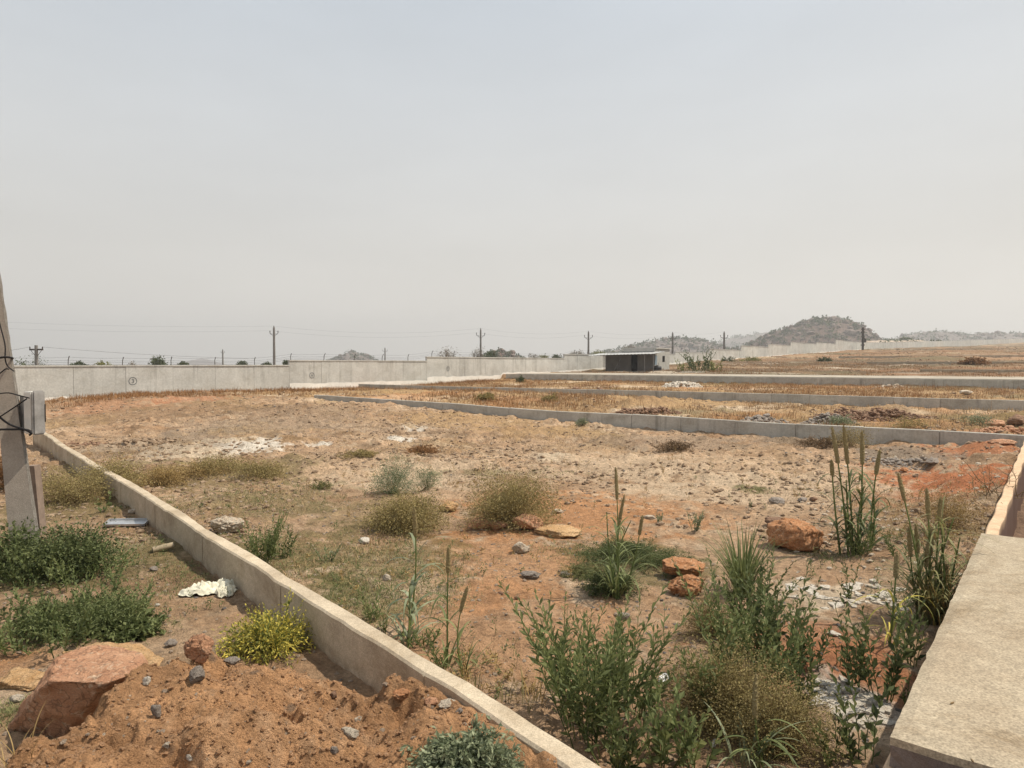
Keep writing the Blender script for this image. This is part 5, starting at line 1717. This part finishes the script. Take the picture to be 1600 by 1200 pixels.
# leafy plants in the foreground
leafy(925, 1150, 20, .86, .42, .090, .018, .021, 'leaf_mid', 'large bushy leafy weed in the bottom middle with narrow mid green leaves', 21, branch=3, radius=.16)
leafy(985, 1120, 13, .72, .45, .085, .019, .023, 'leaf_mid', 'leafy weed joined to the right side of the large bottom middle one', 22, branch=3, radius=.12)
leafy(880, 1090, 7, .80, .38, .085, .018, .024, 'leaf_mid', 'open branching leafy weed leaning left over bare soil', 23, branch=2, radius=.06)
leafy(955, 1200, 11, .50, .5, .080, .020, .020, 'leaf_dark', 'dark leafy weed at the bottom edge in the shade of the large one', 24, branch=2, radius=.12)
leafy(1035, 1195, 9, .46, .4, .085, .026, .026, 'leaf_mid', 'broad-leaved green weed at the bottom edge right of centre', 25, branch=1)
leafy(1085, 1198, 8, .36, .4, .085, .026, .026, 'leaf_mid', 'second broad-leaved weed at the bottom edge', 26, branch=1)
leafy(855, 1075, 2, .20, .12, .04, .012, .02, 'leaf_dark', 'single dark upright sprig on bare soil left of the leafy weeds', 27, branch=0, radius=.01)
leafy(1175, 1035, 18, .74, .38, .075, .019, .020, 'leaf_dark', 'leafy weed rising through the olive bush right of centre', 28, branch=2, radius=.12)
leafy(1140, 1060, 12, .72, .35, .070, .018, .021, 'leaf_mid', 'leafy weed on the left side of the olive bush', 29, branch=2, radius=.08)
leafy(1225, 1050, 12, .62, .3, .075, .020, .022, 'leaf_dark', 'dark leafy weed on the right side of the olive bush', 30, branch=1, radius=.08)
leafy(1265, 1045, 7, .36, .25, .075, .020, .022, 'leaf_dark', 'dark upright leafy weed standing before the pale cracked ground', 31, branch=1, radius=.06)
leafy(1335, 1075, 6, .50, .16, .080, .022, .022, 'leaf_dark', 'narrow upright dark leafy weed right of the white stone', 32, branch=1, radius=.05)
leafy(1378, 1090, 9, .58, .2, .085, .024, .022, 'leaf_dark', 'tall dense dark leafy weed left of the concrete slab', 33, branch=1, radius=.07)
leafy(1425, 1040, 5, .50, .12, .080, .020, .022, 'leaf_dark', 'slim dark leafy weed touching the yellowing millet clump', 34, branch=0, radius=.03)
leafy(1350, 1195, 7, .42, .25, .085, .026, .026, 'leaf_dark', 'dark leafy weed at the bottom edge before the slab corner', 35, branch=1, radius=.06)
leafy(1305, 1198, 5, .24, .3, .075, .024, .026, 'leaf_mid', 'low leafy weed at the bottom edge left of the slab corner', 36, branch=1, radius=.05)
leafy(1326, 935, 4, .40, .35, .050, .017, .02, 'leaf_dark', 'thin lone weed standing on pale ground below the orange boulder', 37, branch=1, radius=.02)
leafy(1310, 1040, 2, .22, .12, .06, .016, .022, 'leaf_dark', 'small sprig between leafy weeds on red soil', 38, branch=0, radius=.01)
leafy(1418, 1105, 3, .22, .2, .05, .015, .02, 'leaf_mid', 'small green sprig at the foot of the slab', 39, branch=0, radius=.02)
leafy(1345, 868, 12, .34, .5, .06, .012, .016, 'leaf_mid', 'low feathery green growth at the foot of the tall dark millet', 40, branch=1, radius=.08)
leafy(1405, 870, 9, .34, .5, .07, .010, .018, 'leaf_dark', 'green weed between the two right millet clumps', 41, branch=1, radius=.08)
leafy(1163, 985, 14, .58, .3, .07, .02, .02, 'leaf_dark', 'leafy growth at the foot of the upright grass clump', 42, branch=1, radius=.08)
leafy(410, 880, 20, .52, .35, .055, .014, .016, 'leaf_mid', 'bright green leafy bush right behind the diagonal kerb wall', 43, branch=3, radius=.12)
leafy(441, 872, 9, .34, .4, .055, .016, .018, 'leaf_dark', 'dark leafy weed right of the bright green bush behind the kerb', 44, branch=2, radius=.08)
leafy(512, 876, 8, .22, .5, .035, .010, .016, 'leaf_grey', 'sparse greyish weed on the soil left of centre', 45, branch=2, radius=.06)
leafy(582, 970, 7, .30, .35, .06, .015, .018, 'leaf_mid', 'green weed behind the kerb wall left of the tall stalk', 46, branch=1, radius=.05)
leafy(602, 988, 5, .26, .3, .05, .010, .018, 'green', 'thin weed close left of the tallest left millet stalk', 47, branch=1, radius=.04)
leafy(660, 1010, 8, .28, .5, .06, .014, .018, 'leaf_mid', 'leafy weed between the tall and middle left millet stalks', 48, branch=2, radius=.06)
leafy(690, 1045, 6, .24, .5, .06, .012, .018, 'leaf_mid', 'leafy weed at the foot of the middle millet stalk', 49, branch=1, radius=.05)
leafy(1030, 815, 6, .22, .3, .035, .012, .014, 'leaf_grey', 'left of two small weeds on the bare plot', 50, branch=1, radius=.03)
leafy(1085, 830, 8, .27, .35, .035, .012, .013, 'leaf_grey', 'right of two small weeds on the bare plot', 51, branch=2, radius=.04)
leafy(1175, 792, 3, .16, .3, .03, .01, .014, 'leaf_grey', 'tiny weed on a dark pebble patch', 52, branch=1, radius=.03)
leafy(160, 800, 4, .26, .3, .08, .05, .05, 'leaf_mid', 'small broad-leaved seedling next to the tin tray', 53, branch=0, radius=.03)

leafy(1110, 1130, 8, .62, .4, .085, .022, .022, 'leaf_mid', 'leafy weed standing in front of the airy olive bush', 54, branch=2, radius=.1)
leafy(1200, 1090, 9, .62, .35, .085, .022, .022, 'leaf_mid', 'leafy weed among the airy olive bush branches right of centre', 55, branch=2, radius=.1)
leafy(1255, 1125, 6, .5, .3, .08, .022, .022, 'leaf_dark', 'leafy weed between the airy olive bush and the white crust', 56, branch=1, radius=.06)
# bushes
bushy(800, 826, 165, 78, 'leaf_olive', 'large round olive-yellow bush in the middle of the plot', 61, 13000, .021, twigs=420, gap=.7)
bushy(628, 834, 140, 52, 'leaf_olive', 'wide olive bush left of the large round one', 62, 8500, .023, twigs=320, gap=.9)
bushy(612, 775, 82, 54, 'leaf_grey', 'dark grey-green weed bush behind the left olive bush', 63, 3200, .020, twigs=150, stemmat='stem_green', gap=.8)
bushy(668, 765, 44, 38, 'leaf_grey', 'smaller grey-green weed right of the dark grey-green bush', 64, 1300, .018, twigs=80, stemmat='stem_green', gap=.8)
bushy(1140, 1150, 200, 112, 'leaf_olive', 'airy olive feathery bush in the right foreground', 65, 14000, .013, twigs=520, gap=1.2, deep=.7, dens=1.5)
bushy(1230, 1190, 180, 100, 'leaf_olive', 'airy olive feathery bush at the bottom edge right of centre', 66, 11000, .012, twigs=420, gap=1.3, deep=.6, dens=1.5)
bushy(1110, 1000, 90, 58, 'leaf_olive', 'small feathery olive bush below the veined orange rocks', 67, 5500, .013, twigs=240, gap=1.2, deep=.6, dens=1.3)
bushy(80, 908, 170, 74, 'leaf_dark', 'dark dense green bush hiding the foot of the leaning pole', 68, 11000, .030, twigs=380, stemmat='stem_green', wr=.6, dens=.65, gap=1.1)
bushy(15, 905, 90, 70, 'leaf_dark', 'dark green bush at the left edge beside the pole', 69, 4500, .032, twigs=180, stemmat='stem_green', wr=.7, dens=.7, gap=1.1)
bushy(165, 990, 110, 52, 'leaf_mid', 'green bush in front of the dark one on the left', 70, 6000, .024, twigs=240, stemmat='stem_green', wr=.4, dens=.6, gap=1.2)
bushy(70, 1000, 170, 44, 'leaf_mid', 'low spreading green bush at the left edge', 71, 7500, .026, twigs=280, stemmat='stem_green', wr=.5, dens=.6, gap=1.2)
bushy(185, 998, 90, 20, 'leaf_mid', 'creeping broad-leaved weed before the green bushes', 72, 1500, .045, twigs=90, stemmat='stem_green', wr=.8)
bushy(400, 1030, 150, 50, 'leaf_yellow', 'bright yellow-leaved shrub against the diagonal kerb wall', 73, 4200, .030, twigs=260, stemmat='stem_green', wr=.35, gap=.9, dens=1.0)
bushy(725, 1225, 170, 62, 'leaf_grey', 'silvery green ferny plant at the bottom edge before the kerb', 74, 5200, .026, twigs=220, stemmat='stem_green', wr=.45, deep=.6, dens=1.3)
bushy(790, 1222, 60, 34, 'leaf_grey', 'small silvery sprig right of the ferny plant', 75, 1200, .022, twigs=80, stemmat='stem_green', wr=.45)
bushy(990, 885, 170, 24, 'leaf_dark', 'flat dark green mat of weeds behind the central millet clump', 76, 9000, .020, twigs=300, stemmat='stem_green', wr=.35, deep=.9, cat='plant', name='weed_mat')
bushy(955, 930, 100, 30, 'leaf_dark', 'dark green weed around the base of the central millet', 77, 3500, .024, twigs=160, stemmat='stem_green', wr=.3, cat='plant', name='weed_mat')
bushy(915, 905, 90, 14, 'green', 'thin olive mat of weeds left of the central millet', 78, 2500, .018, twigs=120, stemmat='stem_green', wr=.3, cat='plant', name='weed_mat')
bushy(1060, 706, 60, 15, 'dryb', 'dark brown dead bush low on the far side of the plot', 79, 2400, .035, twigs=160, dens=1.4)
bushy(660, 709, 52, 11, 'leaf_rust', 'rust-brown dead bush on the far side of the plot left of centre', 80, 2000, .03, twigs=130, dens=1.2)
bushy(165, 765, 110, 40, 'leaf_olive', 'brownish olive bush behind the leaning pole near the kerb', 81, 6000, .026, twigs=260, deep=.8, dens=1.0, gap=1.1)
bushy(95, 790, 150, 50, 'leaf_olive', 'wide brownish bush immediately right of the leaning pole', 82, 8000, .024, twigs=320, deep=.8, dens=1.0, gap=1.1)
bushy(5, 770, 60, 60, 'leaf_rust', 'brown bush at the left edge behind the pole', 83, 2500, .028, twigs=120)
bushy(240, 760, 80, 26, 'leaf_straw', 'olive brown bush just behind the diagonal kerb wall', 84, 5000, .028, twigs=220, dens=.9, gap=1.2)
bushy(330, 742, 120, 24, 'leaf_olive', 'olive bush beside the pale patch left of centre', 85, 5500, .028, twigs=240, dens=.9, gap=1.2)
bushy(400, 748, 90, 24, 'leaf_olive', 'rightmost olive bush of the row behind the kerb wall', 86, 5000, .028, twigs=220, dens=.9, gap=1.2)
bushy(290, 750, 120, 20, 'leaf_straw', 'middle olive bush of the row behind the kerb wall', 87, 5000, .028, twigs=220, dens=.9, gap=1.2)
bushy(560, 715, 70, 9, 'leaf_olive', 'low straw-green tuft above the pale hump', 88, 2500, .03, twigs=130, dens=1.2)
bushy(1335, 700, 70, 34, 'leaf_olive', 'thin olive bush at the foot of the nearest kerb wall behind the millet', 89, 2600, .03, twigs=160, gap=.9, dens=1.0)
bushy(1290, 700, 80, 14, 'dryb', 'dark dead mat of brush in front of the nearest kerb wall', 90, 2400, .035, twigs=130)
bushy(910, 666, 22, 12, 'leaf_grey', 'small grey-green weed against the nearest kerb wall', 91, 600, .03, twigs=50)
bushy(1320, 665, 50, 12, 'leaf_grey', 'grey-green bush behind the nearest kerb wall among rubble', 92, 1500, .05, twigs=100, dens=1.0)
bushy(1430, 672, 60, 18, 'leaf_olive', 'thin brown bush behind the nearest kerb wall right of the rubble', 93, 1500, .045, twigs=110, gap=.9, dens=1.0)
bushy(1535, 666, 50, 20, 'leaf_grey', 'pale green thin bush near the red heap', 94, 1300, .045, twigs=100, gap=1.0, dens=1.0)
bushy(860, 628, 26, 9, 'leaf_olive', 'low bush in front of the second kerb wall left part', 95, 1300, .07, twigs=90)
bushy(758, 626, 34, 10, 'leaf_olive', 'greenish bush in the dry plot left of the second kerb wall', 96, 1500, .07, twigs=90)
bushy(813, 598, 16, 9, 'tree', 'small green bush in the dry grass before the road', 97, 500, .09, twigs=50)
bushy(1527, 570, 40, 10, 'leaf_rust', 'round rust-yellow bush on the brown slope at the right', 98, 1600, .16, twigs=110)
bushy(1500, 830, 90, 60, 'leaf_straw', 'thin straw-coloured brush before the drain rim', 99, 1800, .02, twigs=160, gap=1.2)
bushy(500, 765, 40, 10, 'green', 'low green weed on the pale hump', 100, 700, .022, twigs=60)
bushy(1290, 565, 22, 6, 'tree', 'low dark bush at the foot of the far wall', 101, 500, .15, twigs=50)
bushy(1140, 565, 28, 7, 'tree', 'dark low bush on the slope below the far wall steps', 102, 500, .15, twigs=50)
bushy(1175, 564, 30, 6, 'tree_y', 'olive low bush on the slope below the far wall steps', 103, 500, .15, twigs=50)
leafy(1092, 580, 24, 2.2, .6, .28, .13, .15, 'tree', 'tall upright leafy shrub right of the hut', 104, name='shrub', branch=2, cat='shrub', radius=.9, stemr=.02)
leafy(1068, 580, 10, 1.3, .5, .3, .15, .15, 'tree_y', 'shorter leafy shrub close to the right wall of the hut', 105, name='shrub', branch=1, cat='shrub', radius=.6, stemr=.02)
leafy(1118, 581, 12, 1.3, .5, .3, .15, .15, 'tree_y', 'lower shrub on the right of the tall leafy one', 106, name='shrub', branch=1, cat='shrub', radius=.7, stemr=.02)
for q, (px, py, st, h, lab) in enumerate((
        (40, 905, 16, .52, 'ragged green weed growing out of the dark bush at the foot of the pole'),
        (110, 900, 14, .46, 'ragged weed on the right half of the dark bush by the pole'),
        (140, 985, 16, .36, 'ragged leafy weed out of the green bush left of the white sack'),
        (190, 970, 10, .34, 'thin green weed at the right end of the green bush'),
        (60, 985, 14, .34, 'ragged weed rising from the low spreading bush at the left edge'),
        (15, 880, 8, .5, 'tall pale-stemmed weed at the left edge beside the pole foot'),
        (75, 915, 14, .40, 'sprawling weed along the front of the dark bush by the pole'),
        (135, 912, 10, .34, 'low weed on the right front corner of the dark bush'),
        (100, 1005, 14, .34, 'sprawling weed along the front of the left green bushes'),
        (30, 1010, 12, .34, 'sprawling weed at the left edge in front of the green bushes'),
        (205, 985, 9, .26, 'small weed reaching right from the left green bushes'))):
    leafy(px, py, st, h, .95 if q > 5 else .7, .05, .018, .017, 'leaf_mid' if q % 2 else 'leaf_dark', lab, 200 + q, branch=3, radius=.2)
# dead thorny branches by the drain
r_ = np.random.default_rng(5)
mb = MB(); g = P0(1560, 778)
for k in range(16):
    bp = curve((r_.normal() * .1, r_.normal() * .1, 0), r_.uniform(0, 2 * PI), r_.uniform(.2, 1.3), r_.uniform(.3, .75), r_.uniform(-.5, .6), 7, .2, r_)
    mb.tube(bp, np.linspace(.006, .002, 8), 4, r_.random())
    for q in range(3):
        p_, _d = interp_curve(bp, np.array([r_.uniform(.3, .9)])); b3 = curve(p_[0], r_.uniform(0, 2 * PI), r_.uniform(.3, 1.4), .18, .2, 4, .2, r_); mb.tube(b3, np.linspace(.003, .001, 5), 3, .5)
o = mb.build('dead_branch', M['stem_brown']); o.location = g
tag(o, 'grey dead thorny branches leaning over the drain rim', 'branch')

# ------------------------------------------------------------------ leaning pole with meter box
PY = 6.3
def pole_c(py): return at(36 - (820 - py) * .121, py, PY)
def pole_w(py): return max(17, 43 - (820 - py) * .058) * PY / F * .86


zb = gz(at(38, 860, PY).x, PY) - .25
pb = at(38 - (820 - 890) * .118, 890, PY); pb.z = zb
pole = empty('electric_pole', pb, 'leaning rough concrete electric pole with black cables at the left edge', 'electric pole')
rzp = math.radians(24)
lv = [(890, 1), (820, 1), (700, 1), (600, 1), (460, 1), (300, 1), (100, 1), (-200, 1), (-600, 1)]
def pole_ring(py, fx=1.0):
    c = pole_c(py) - pb; wv = pole_w(py) * .5
    hx, hy = wv * .92, wv * .62
    out = []
    for (a, b2) in ((-1, -1), (1, -1), (1, 1), (-1, 1)):
        x = a * hx; y = b2 * hy
        out.append((c.x + x * math.cos(rzp) - y * math.sin(rzp), c.y + x * math.sin(rzp) + y * math.cos(rzp), c.z))
    return out


pys = np.linspace(905, -700, 120)
V = []
for q in pys: V += pole_ring(q)
i = np.arange(len(pys) - 1)[:, None] * 4
mb = MB(); mb.add(V, np.concatenate([i + np.array([[0, 1, 5, 4]]), i + np.array([[2, 3, 7, 6]]), i + np.array([[3, 0, 4, 7]])])); mb.F.append(np.array([[(len(pys) - 1) * 4 + q for q in range(4)]]))
mb.build('shaft', M['pole'], pole)
V = []
nyy = 5
for q in pys:
    rg = pole_ring(q)
    a = np.array(rg[1]); b2 = np.array(rg[2])
    for s in np.linspace(0, 1, nyy):
        d_ = 0 if s in (0, 1) else random.uniform(-.006, .010)
        V.append(a + (b2 - a) * s + np.array([math.cos(rzp), math.sin(rzp), 0]) * (d_ + .001))
i = np.arange(len(pys) - 1)[:, None] * nyy; j = np.arange(nyy - 1)[None, :]
mb = MB(); mb.add(V, np.stack([i + j, i + j + 1, i + nyy + j + 1, i + nyy + j], -1).reshape(-1, 4))
mb.build('rough_edge', M['pole_rough'], pole)
# cables on the pole
def on_pole(px, py, dy=-.11): return np.array(at(px, py, PY + dy)[:]) - np.array(pb[:])
def cable(pts_, r=.007, nm='cable', y=-.13):
    P_ = np.array([on_pole(a, b2, (c[0] if c else y)) for (a, b2, *c) in pts_])
    K = 5; dense = []
    for k in range(len(P_) - 1):
        p0 = P_[max(k - 1, 0)]; p1 = P_[k]; p2 = P_[k + 1]; p3 = P_[min(k + 2, len(P_) - 1)]
        for s in np.linspace(0, 1, K, endpoint=False):
            dense.append(.5 * ((2 * p1) + (-p0 + p2) * s + (2 * p0 - 5 * p1 + 4 * p2 - p3) * s * s + (-p0 + 3 * p1 - 3 * p2 + p3) * s ** 3))
    dense.append(P_[-1])
    mb = MB(); mb.tube(dense, r, 6); return mb.build(nm, M['wire'], pole, smooth=True)


cable([(-14, 470), (-4, 495), (2, 515), (8, 540), (8, 560), (12, 572), (22, 580)], .0055)
cable([(-12, 592), (-2, 585), (8, 577), (14, 577)], .0055)
cable([(-12, 562), (0, 559), (10, 558), (18, 559), (20, 560, .12)], .010)
cable([(-14, 618), (0, 615), (14, 614), (30, 618), (46, 622)], .006)
cable([(42, 623), (20, 638), (8, 646), (-2, 652), (-12, 655)], .006)
cable([(-12, 640), (0, 652), (10, 660), (22, 666), (36, 670), (48, 676)], .009)
cable([(-12, 672), (4, 671), (20, 671), (36, 671), (46, 673), (49, 677), (46, 680)], .010)
# meter box
c0 = at(18, 612, PY - .06); c1 = at(60, 679, PY - .06)
bw = c1.x - c0.x; bh = c0.z - c1.z
box = empty('meter_box', ((c0.x + c1.x) / 2, PY + .02, c1.z), 'pale grey metal meter box strapped to the leaning pole', 'meter box', rz=math.radians(-24))
def rbox(nm, mat, sx, sy, sz, loc, bev, parent, seg=3):
    bm = bmesh.new(); bmesh.ops.create_cube(bm, size=1)
    for v in bm.verts: v.co = (v.co.x * sx, v.co.y * sy, (v.co.z + .5) * sz)
    bmesh.ops.bevel(bm, geom=list(bm.edges), offset=bev, segments=seg, affect='EDGES')
    me = bpy.data.meshes.new(nm); bm.to_mesh(me); bm.free(); me.materials.append(mat)
    for p_ in me.polygons: p_.use_smooth = False
    o = bpy.data.objects.new(nm, me); C.objects.link(o); o.parent = parent; o.location = loc
    return o


rbox('case', M['box'], bw * .50, .10, bh, (bw * .12, 0, 0), .009, box, 2)
rbox('lid', M['box_dark'], .034, .112, bh * 1.03, (bw * .45, 0, -.004), .012, box, 2)
rbox('shaded_side', M['box_dark'], bw * .36, .08, bh * .86, (-bw * .32, .01, bh * .03), .006, box, 2)
rbox('hinge', M['wire'], .006, .012, bh * .42, (bw * .5 + .004, .05, bh * .28), .002, box, 1)
# stub post beside the pole
mb = MB(); a = at(52, 727, PY + .35); b2 = at(62, 835, PY + .35); w_ = .045
V = []
for p_ in (b2, a):
    for (q, s) in ((-1, -1), (1, -1), (1, 1), (-1, 1)): V.append((p_.x + q * w_ * .9, p_.y + s * w_, p_.z))
mb.add(V, [(0, 3, 2, 1), (4, 5, 6, 7), (0, 1, 5, 4), (1, 2, 6, 5), (2, 3, 7, 6), (3, 0, 4, 7)])
o = mb.build('stub_post', M['stub'], recenter=True); tag(o, 'short brown stub post standing just right of the leaning pole', 'post')

# ------------------------------------------------------------------ litter
# tin tray
g = P0(197, 822)
mb = MB(); L2, W2, hh2 = .23, .075, .025
mb.box((-L2, -W2, 0), (L2, W2, .004)); mb.box((-L2, -W2 - .004, 0), (L2, -W2 - .0001, hh2)); mb.box((-L2, W2 + .0001, 0), (L2, W2 + .004, hh2)); mb.box((-L2 - .004, -W2 - .004, 0), (-L2 - .0001, W2 + .004, hh2)); mb.box((L2 + .0001, -W2 - .004, 0), (L2 + .004, W2 + .004, hh2))
o = mb.build('metal_tray', M['tray']); o.location = g + Vector((0, .02, .03)); o.rotation_euler = (math.radians(12), 0, math.radians(4))
tag(o, 'shallow silvery metal tray lying in the grass left of the kerb wall', 'tray')
# pipe
g = P0(252, 863)
mb = MB(); n = 20
V = []
for (xx, rr) in ((0, .030), (.19, .030), (.19, .025), (0.0, .025)):
    for k in range(n): V.append((xx, rr * math.cos(k * 2 * PI / n), rr * math.sin(k * 2 * PI / n)))
i = np.arange(4)[:, None] * n; j = np.arange(n)[None, :]; i2 = ((np.arange(4) + 1) % 4)[:, None] * n
mb.add(V, np.stack([i + j, i + (j + 1) % n, i2 + (j + 1) % n, i2 + j], -1).reshape(-1, 4))
o = mb.build('pipe_piece', M['pvc'], smooth=False); o.location = g + Vector((-.07, -.03, .03)); o.rotation_euler = (0, math.radians(-6), math.radians(38))
tag(o, 'short piece of dull brown pipe lying by the kerb wall', 'pipe')
for q, (px, py, L, lab) in enumerate(((1488, 1098, .016, 'dark fallen seed pod lying in the middle of the slab'), (1519, 1188, .010, 'tiny dark chip near the front edge of the slab'))):
    p = at_z(px, py, .604); mb = MB(); a_ = .5 + q
    mb.tube([(p.x + math.cos(a_) * L * t_, p.y + math.sin(a_) * L * t_, p.z) for t_ in (-1, -.5, 0, .5, 1)], [.001, .0035, .004, .003, .001], 6)
    tag(mb.build('seed_pod', M['stem_brown'], recenter=True), lab, 'litter')
# crumpled sack
def cloth(px, py, w, d, h, mat, label, seed, name, cat, rz=0):
    g = P0(px, py); nx_, ny_ = 50, 34
    X, Y = np.meshgrid(np.linspace(-1, 1, nx_), np.linspace(-1, 1, ny_))
    edge_ = 1 + .18 * fbm(np.arctan2(Y, X) * 1.5 + 9, np.zeros_like(X), 3, seed)
    xx = X * w * edge_ * (1 - .25 * Y ** 2) + .02 * fbm(X * 3, Y * 3, 3, seed + 1); yy = Y * d * edge_ + .25 * d * X
    fold = np.abs(fbm(X * 2.2 + Y, Y * 3.4 - X * .6, 4, seed + 2)) * h * 1.6 + np.abs(np.sin(X * 6 + Y * 3 + fbm(X * 2, Y * 2, 2, seed) * 4)) * h * .35
    zz = fold * (1 - .6 * np.maximum(np.abs(X), np.abs(Y)) ** 4)
    gx = g.x + xx; gy = g.y + d + yy
    zg = H(gx, gy) - g.z
    mb = MB(); i = np.arange(ny_ - 1)[:, None] * nx_; j = np.arange(nx_ - 1)[None, :]
    mb.add(np.stack([xx, yy + d, zz + zg + .006], -1).reshape(-1, 3), np.stack([i + j, i + j + 1, i + nx_ + j + 1, i + nx_ + j], -1).reshape(-1, 4))
    o = mb.build(name, M[mat], smooth=True); o.location = g
    return tag(o, label, cat)


cloth(318, 934, .21, .12, .06, 'sack', 'crumpled off-white woven sack lying at the foot of the kerb wall', 3, 'crumpled_sack', 'sack')
cloth(350, 936, .07, .05, .05, 'sack', 'loose torn corner of white sacking right of the crumpled sack', 5, 'torn_sacking', 'sacking')
M['plastic'] = solid('plastic_scrap', (.75, .75, .73), .4, .4, .2, 12)
cloth(1040, 1070, .035, .035, .035, 'plastic', 'small white plastic scrap among the weeds in the foreground', 7, 'plastic_scrap', 'litter')
cloth(1118, 1168, .015, .015, .02, 'plastic', 'tiny white plastic scrap at the foot of the olive bush', 8, 'plastic_scrap', 'litter')
# cracked pale plates of lime crust on the soil right of centre
def crust(px, py, rx, ry, n, label, seed):
    r_ = np.random.default_rng(seed); mb = MB(); x, y = patch_pts(px, py, rx, ry, n, r_)
    g = P0(px, py); z = H(x, y)
    for a, b2, c in zip(x, y, z):
        m_ = r_.integers(5, 8); th = np.sort(r_.uniform(0, 2 * PI, m_)); rr = r_.uniform(.03, .085) * r_.uniform(.7, 1.1, m_)
        t_ = r_.uniform(.003, .012); tl = r_.normal(size=2) * .08
        X = rr * np.cos(th); Y = rr * np.sin(th); Z = X * tl[0] + Y * tl[1]
        top_ = np.stack([a + X - g.x, b2 + Y - g.y, c + Z + t_ - g.z + .004], 1); bot = top_.copy(); bot[:, 2] -= t_ + .02; bot[:, :2] += 0
        k0 = mb.n
        mb.add(np.concatenate([top_, bot]), np.zeros((0, 3), int), r_.random())
        mb.F.append(np.array([[k0 + q for q in range(m_)]]))
        for q in range(m_): mb.F.append(np.array([[k0 + q, k0 + m_ + q, k0 + m_ + (q + 1) % m_, k0 + (q + 1) % m_]]))
    o = mb.build('lime_crust', M['rock_white']); o.location = g
    return tag(o, label, 'crust', kind='stuff')


crust(1275, 925, 85, 30, 150, 'cracked pale lime crust on the soil below the orange boulder', 3)
crust(1385, 935, 60, 30, 70, 'cracked pale crust beside the slab', 4)
crust(1330, 1100, 60, 40, 90, 'whitish crust on the soil near the slab corner', 5)

# ------------------------------------------------------------------ haze
bm = bmesh.new(); bmesh.ops.create_cube(bm, size=1)
for v in bm.verts: v.co = (v.co.x * 4400, v.co.y * 4400, v.co.z * 140 + 60)
me = bpy.data.meshes.new('haze'); bm.to_mesh(me); bm.free()
hz_m = bpy.data.materials.new('haze'); hz_m.use_nodes = True
nt = hz_m.node_tree; nt.nodes.remove(nt.nodes['Principled BSDF'])
pv = nt.nodes.new('ShaderNodeVolumePrincipled')
pv.inputs['Color'].default_value = (1.0, 1.0, 1.0, 1)
pv.inputs['Density'].default_value = 0.00062
pv.inputs['Anisotropy'].default_value = 0.3
nt.links.new(pv.outputs[0], nt.nodes['Material Output'].inputs['Volume'])
me.materials.append(hz_m)
hz_o = bpy.data.objects.new('haze', me); C.objects.link(hz_o)
tag(hz_o, 'thin dusty haze over the whole plain', 'haze', kind='stuff')
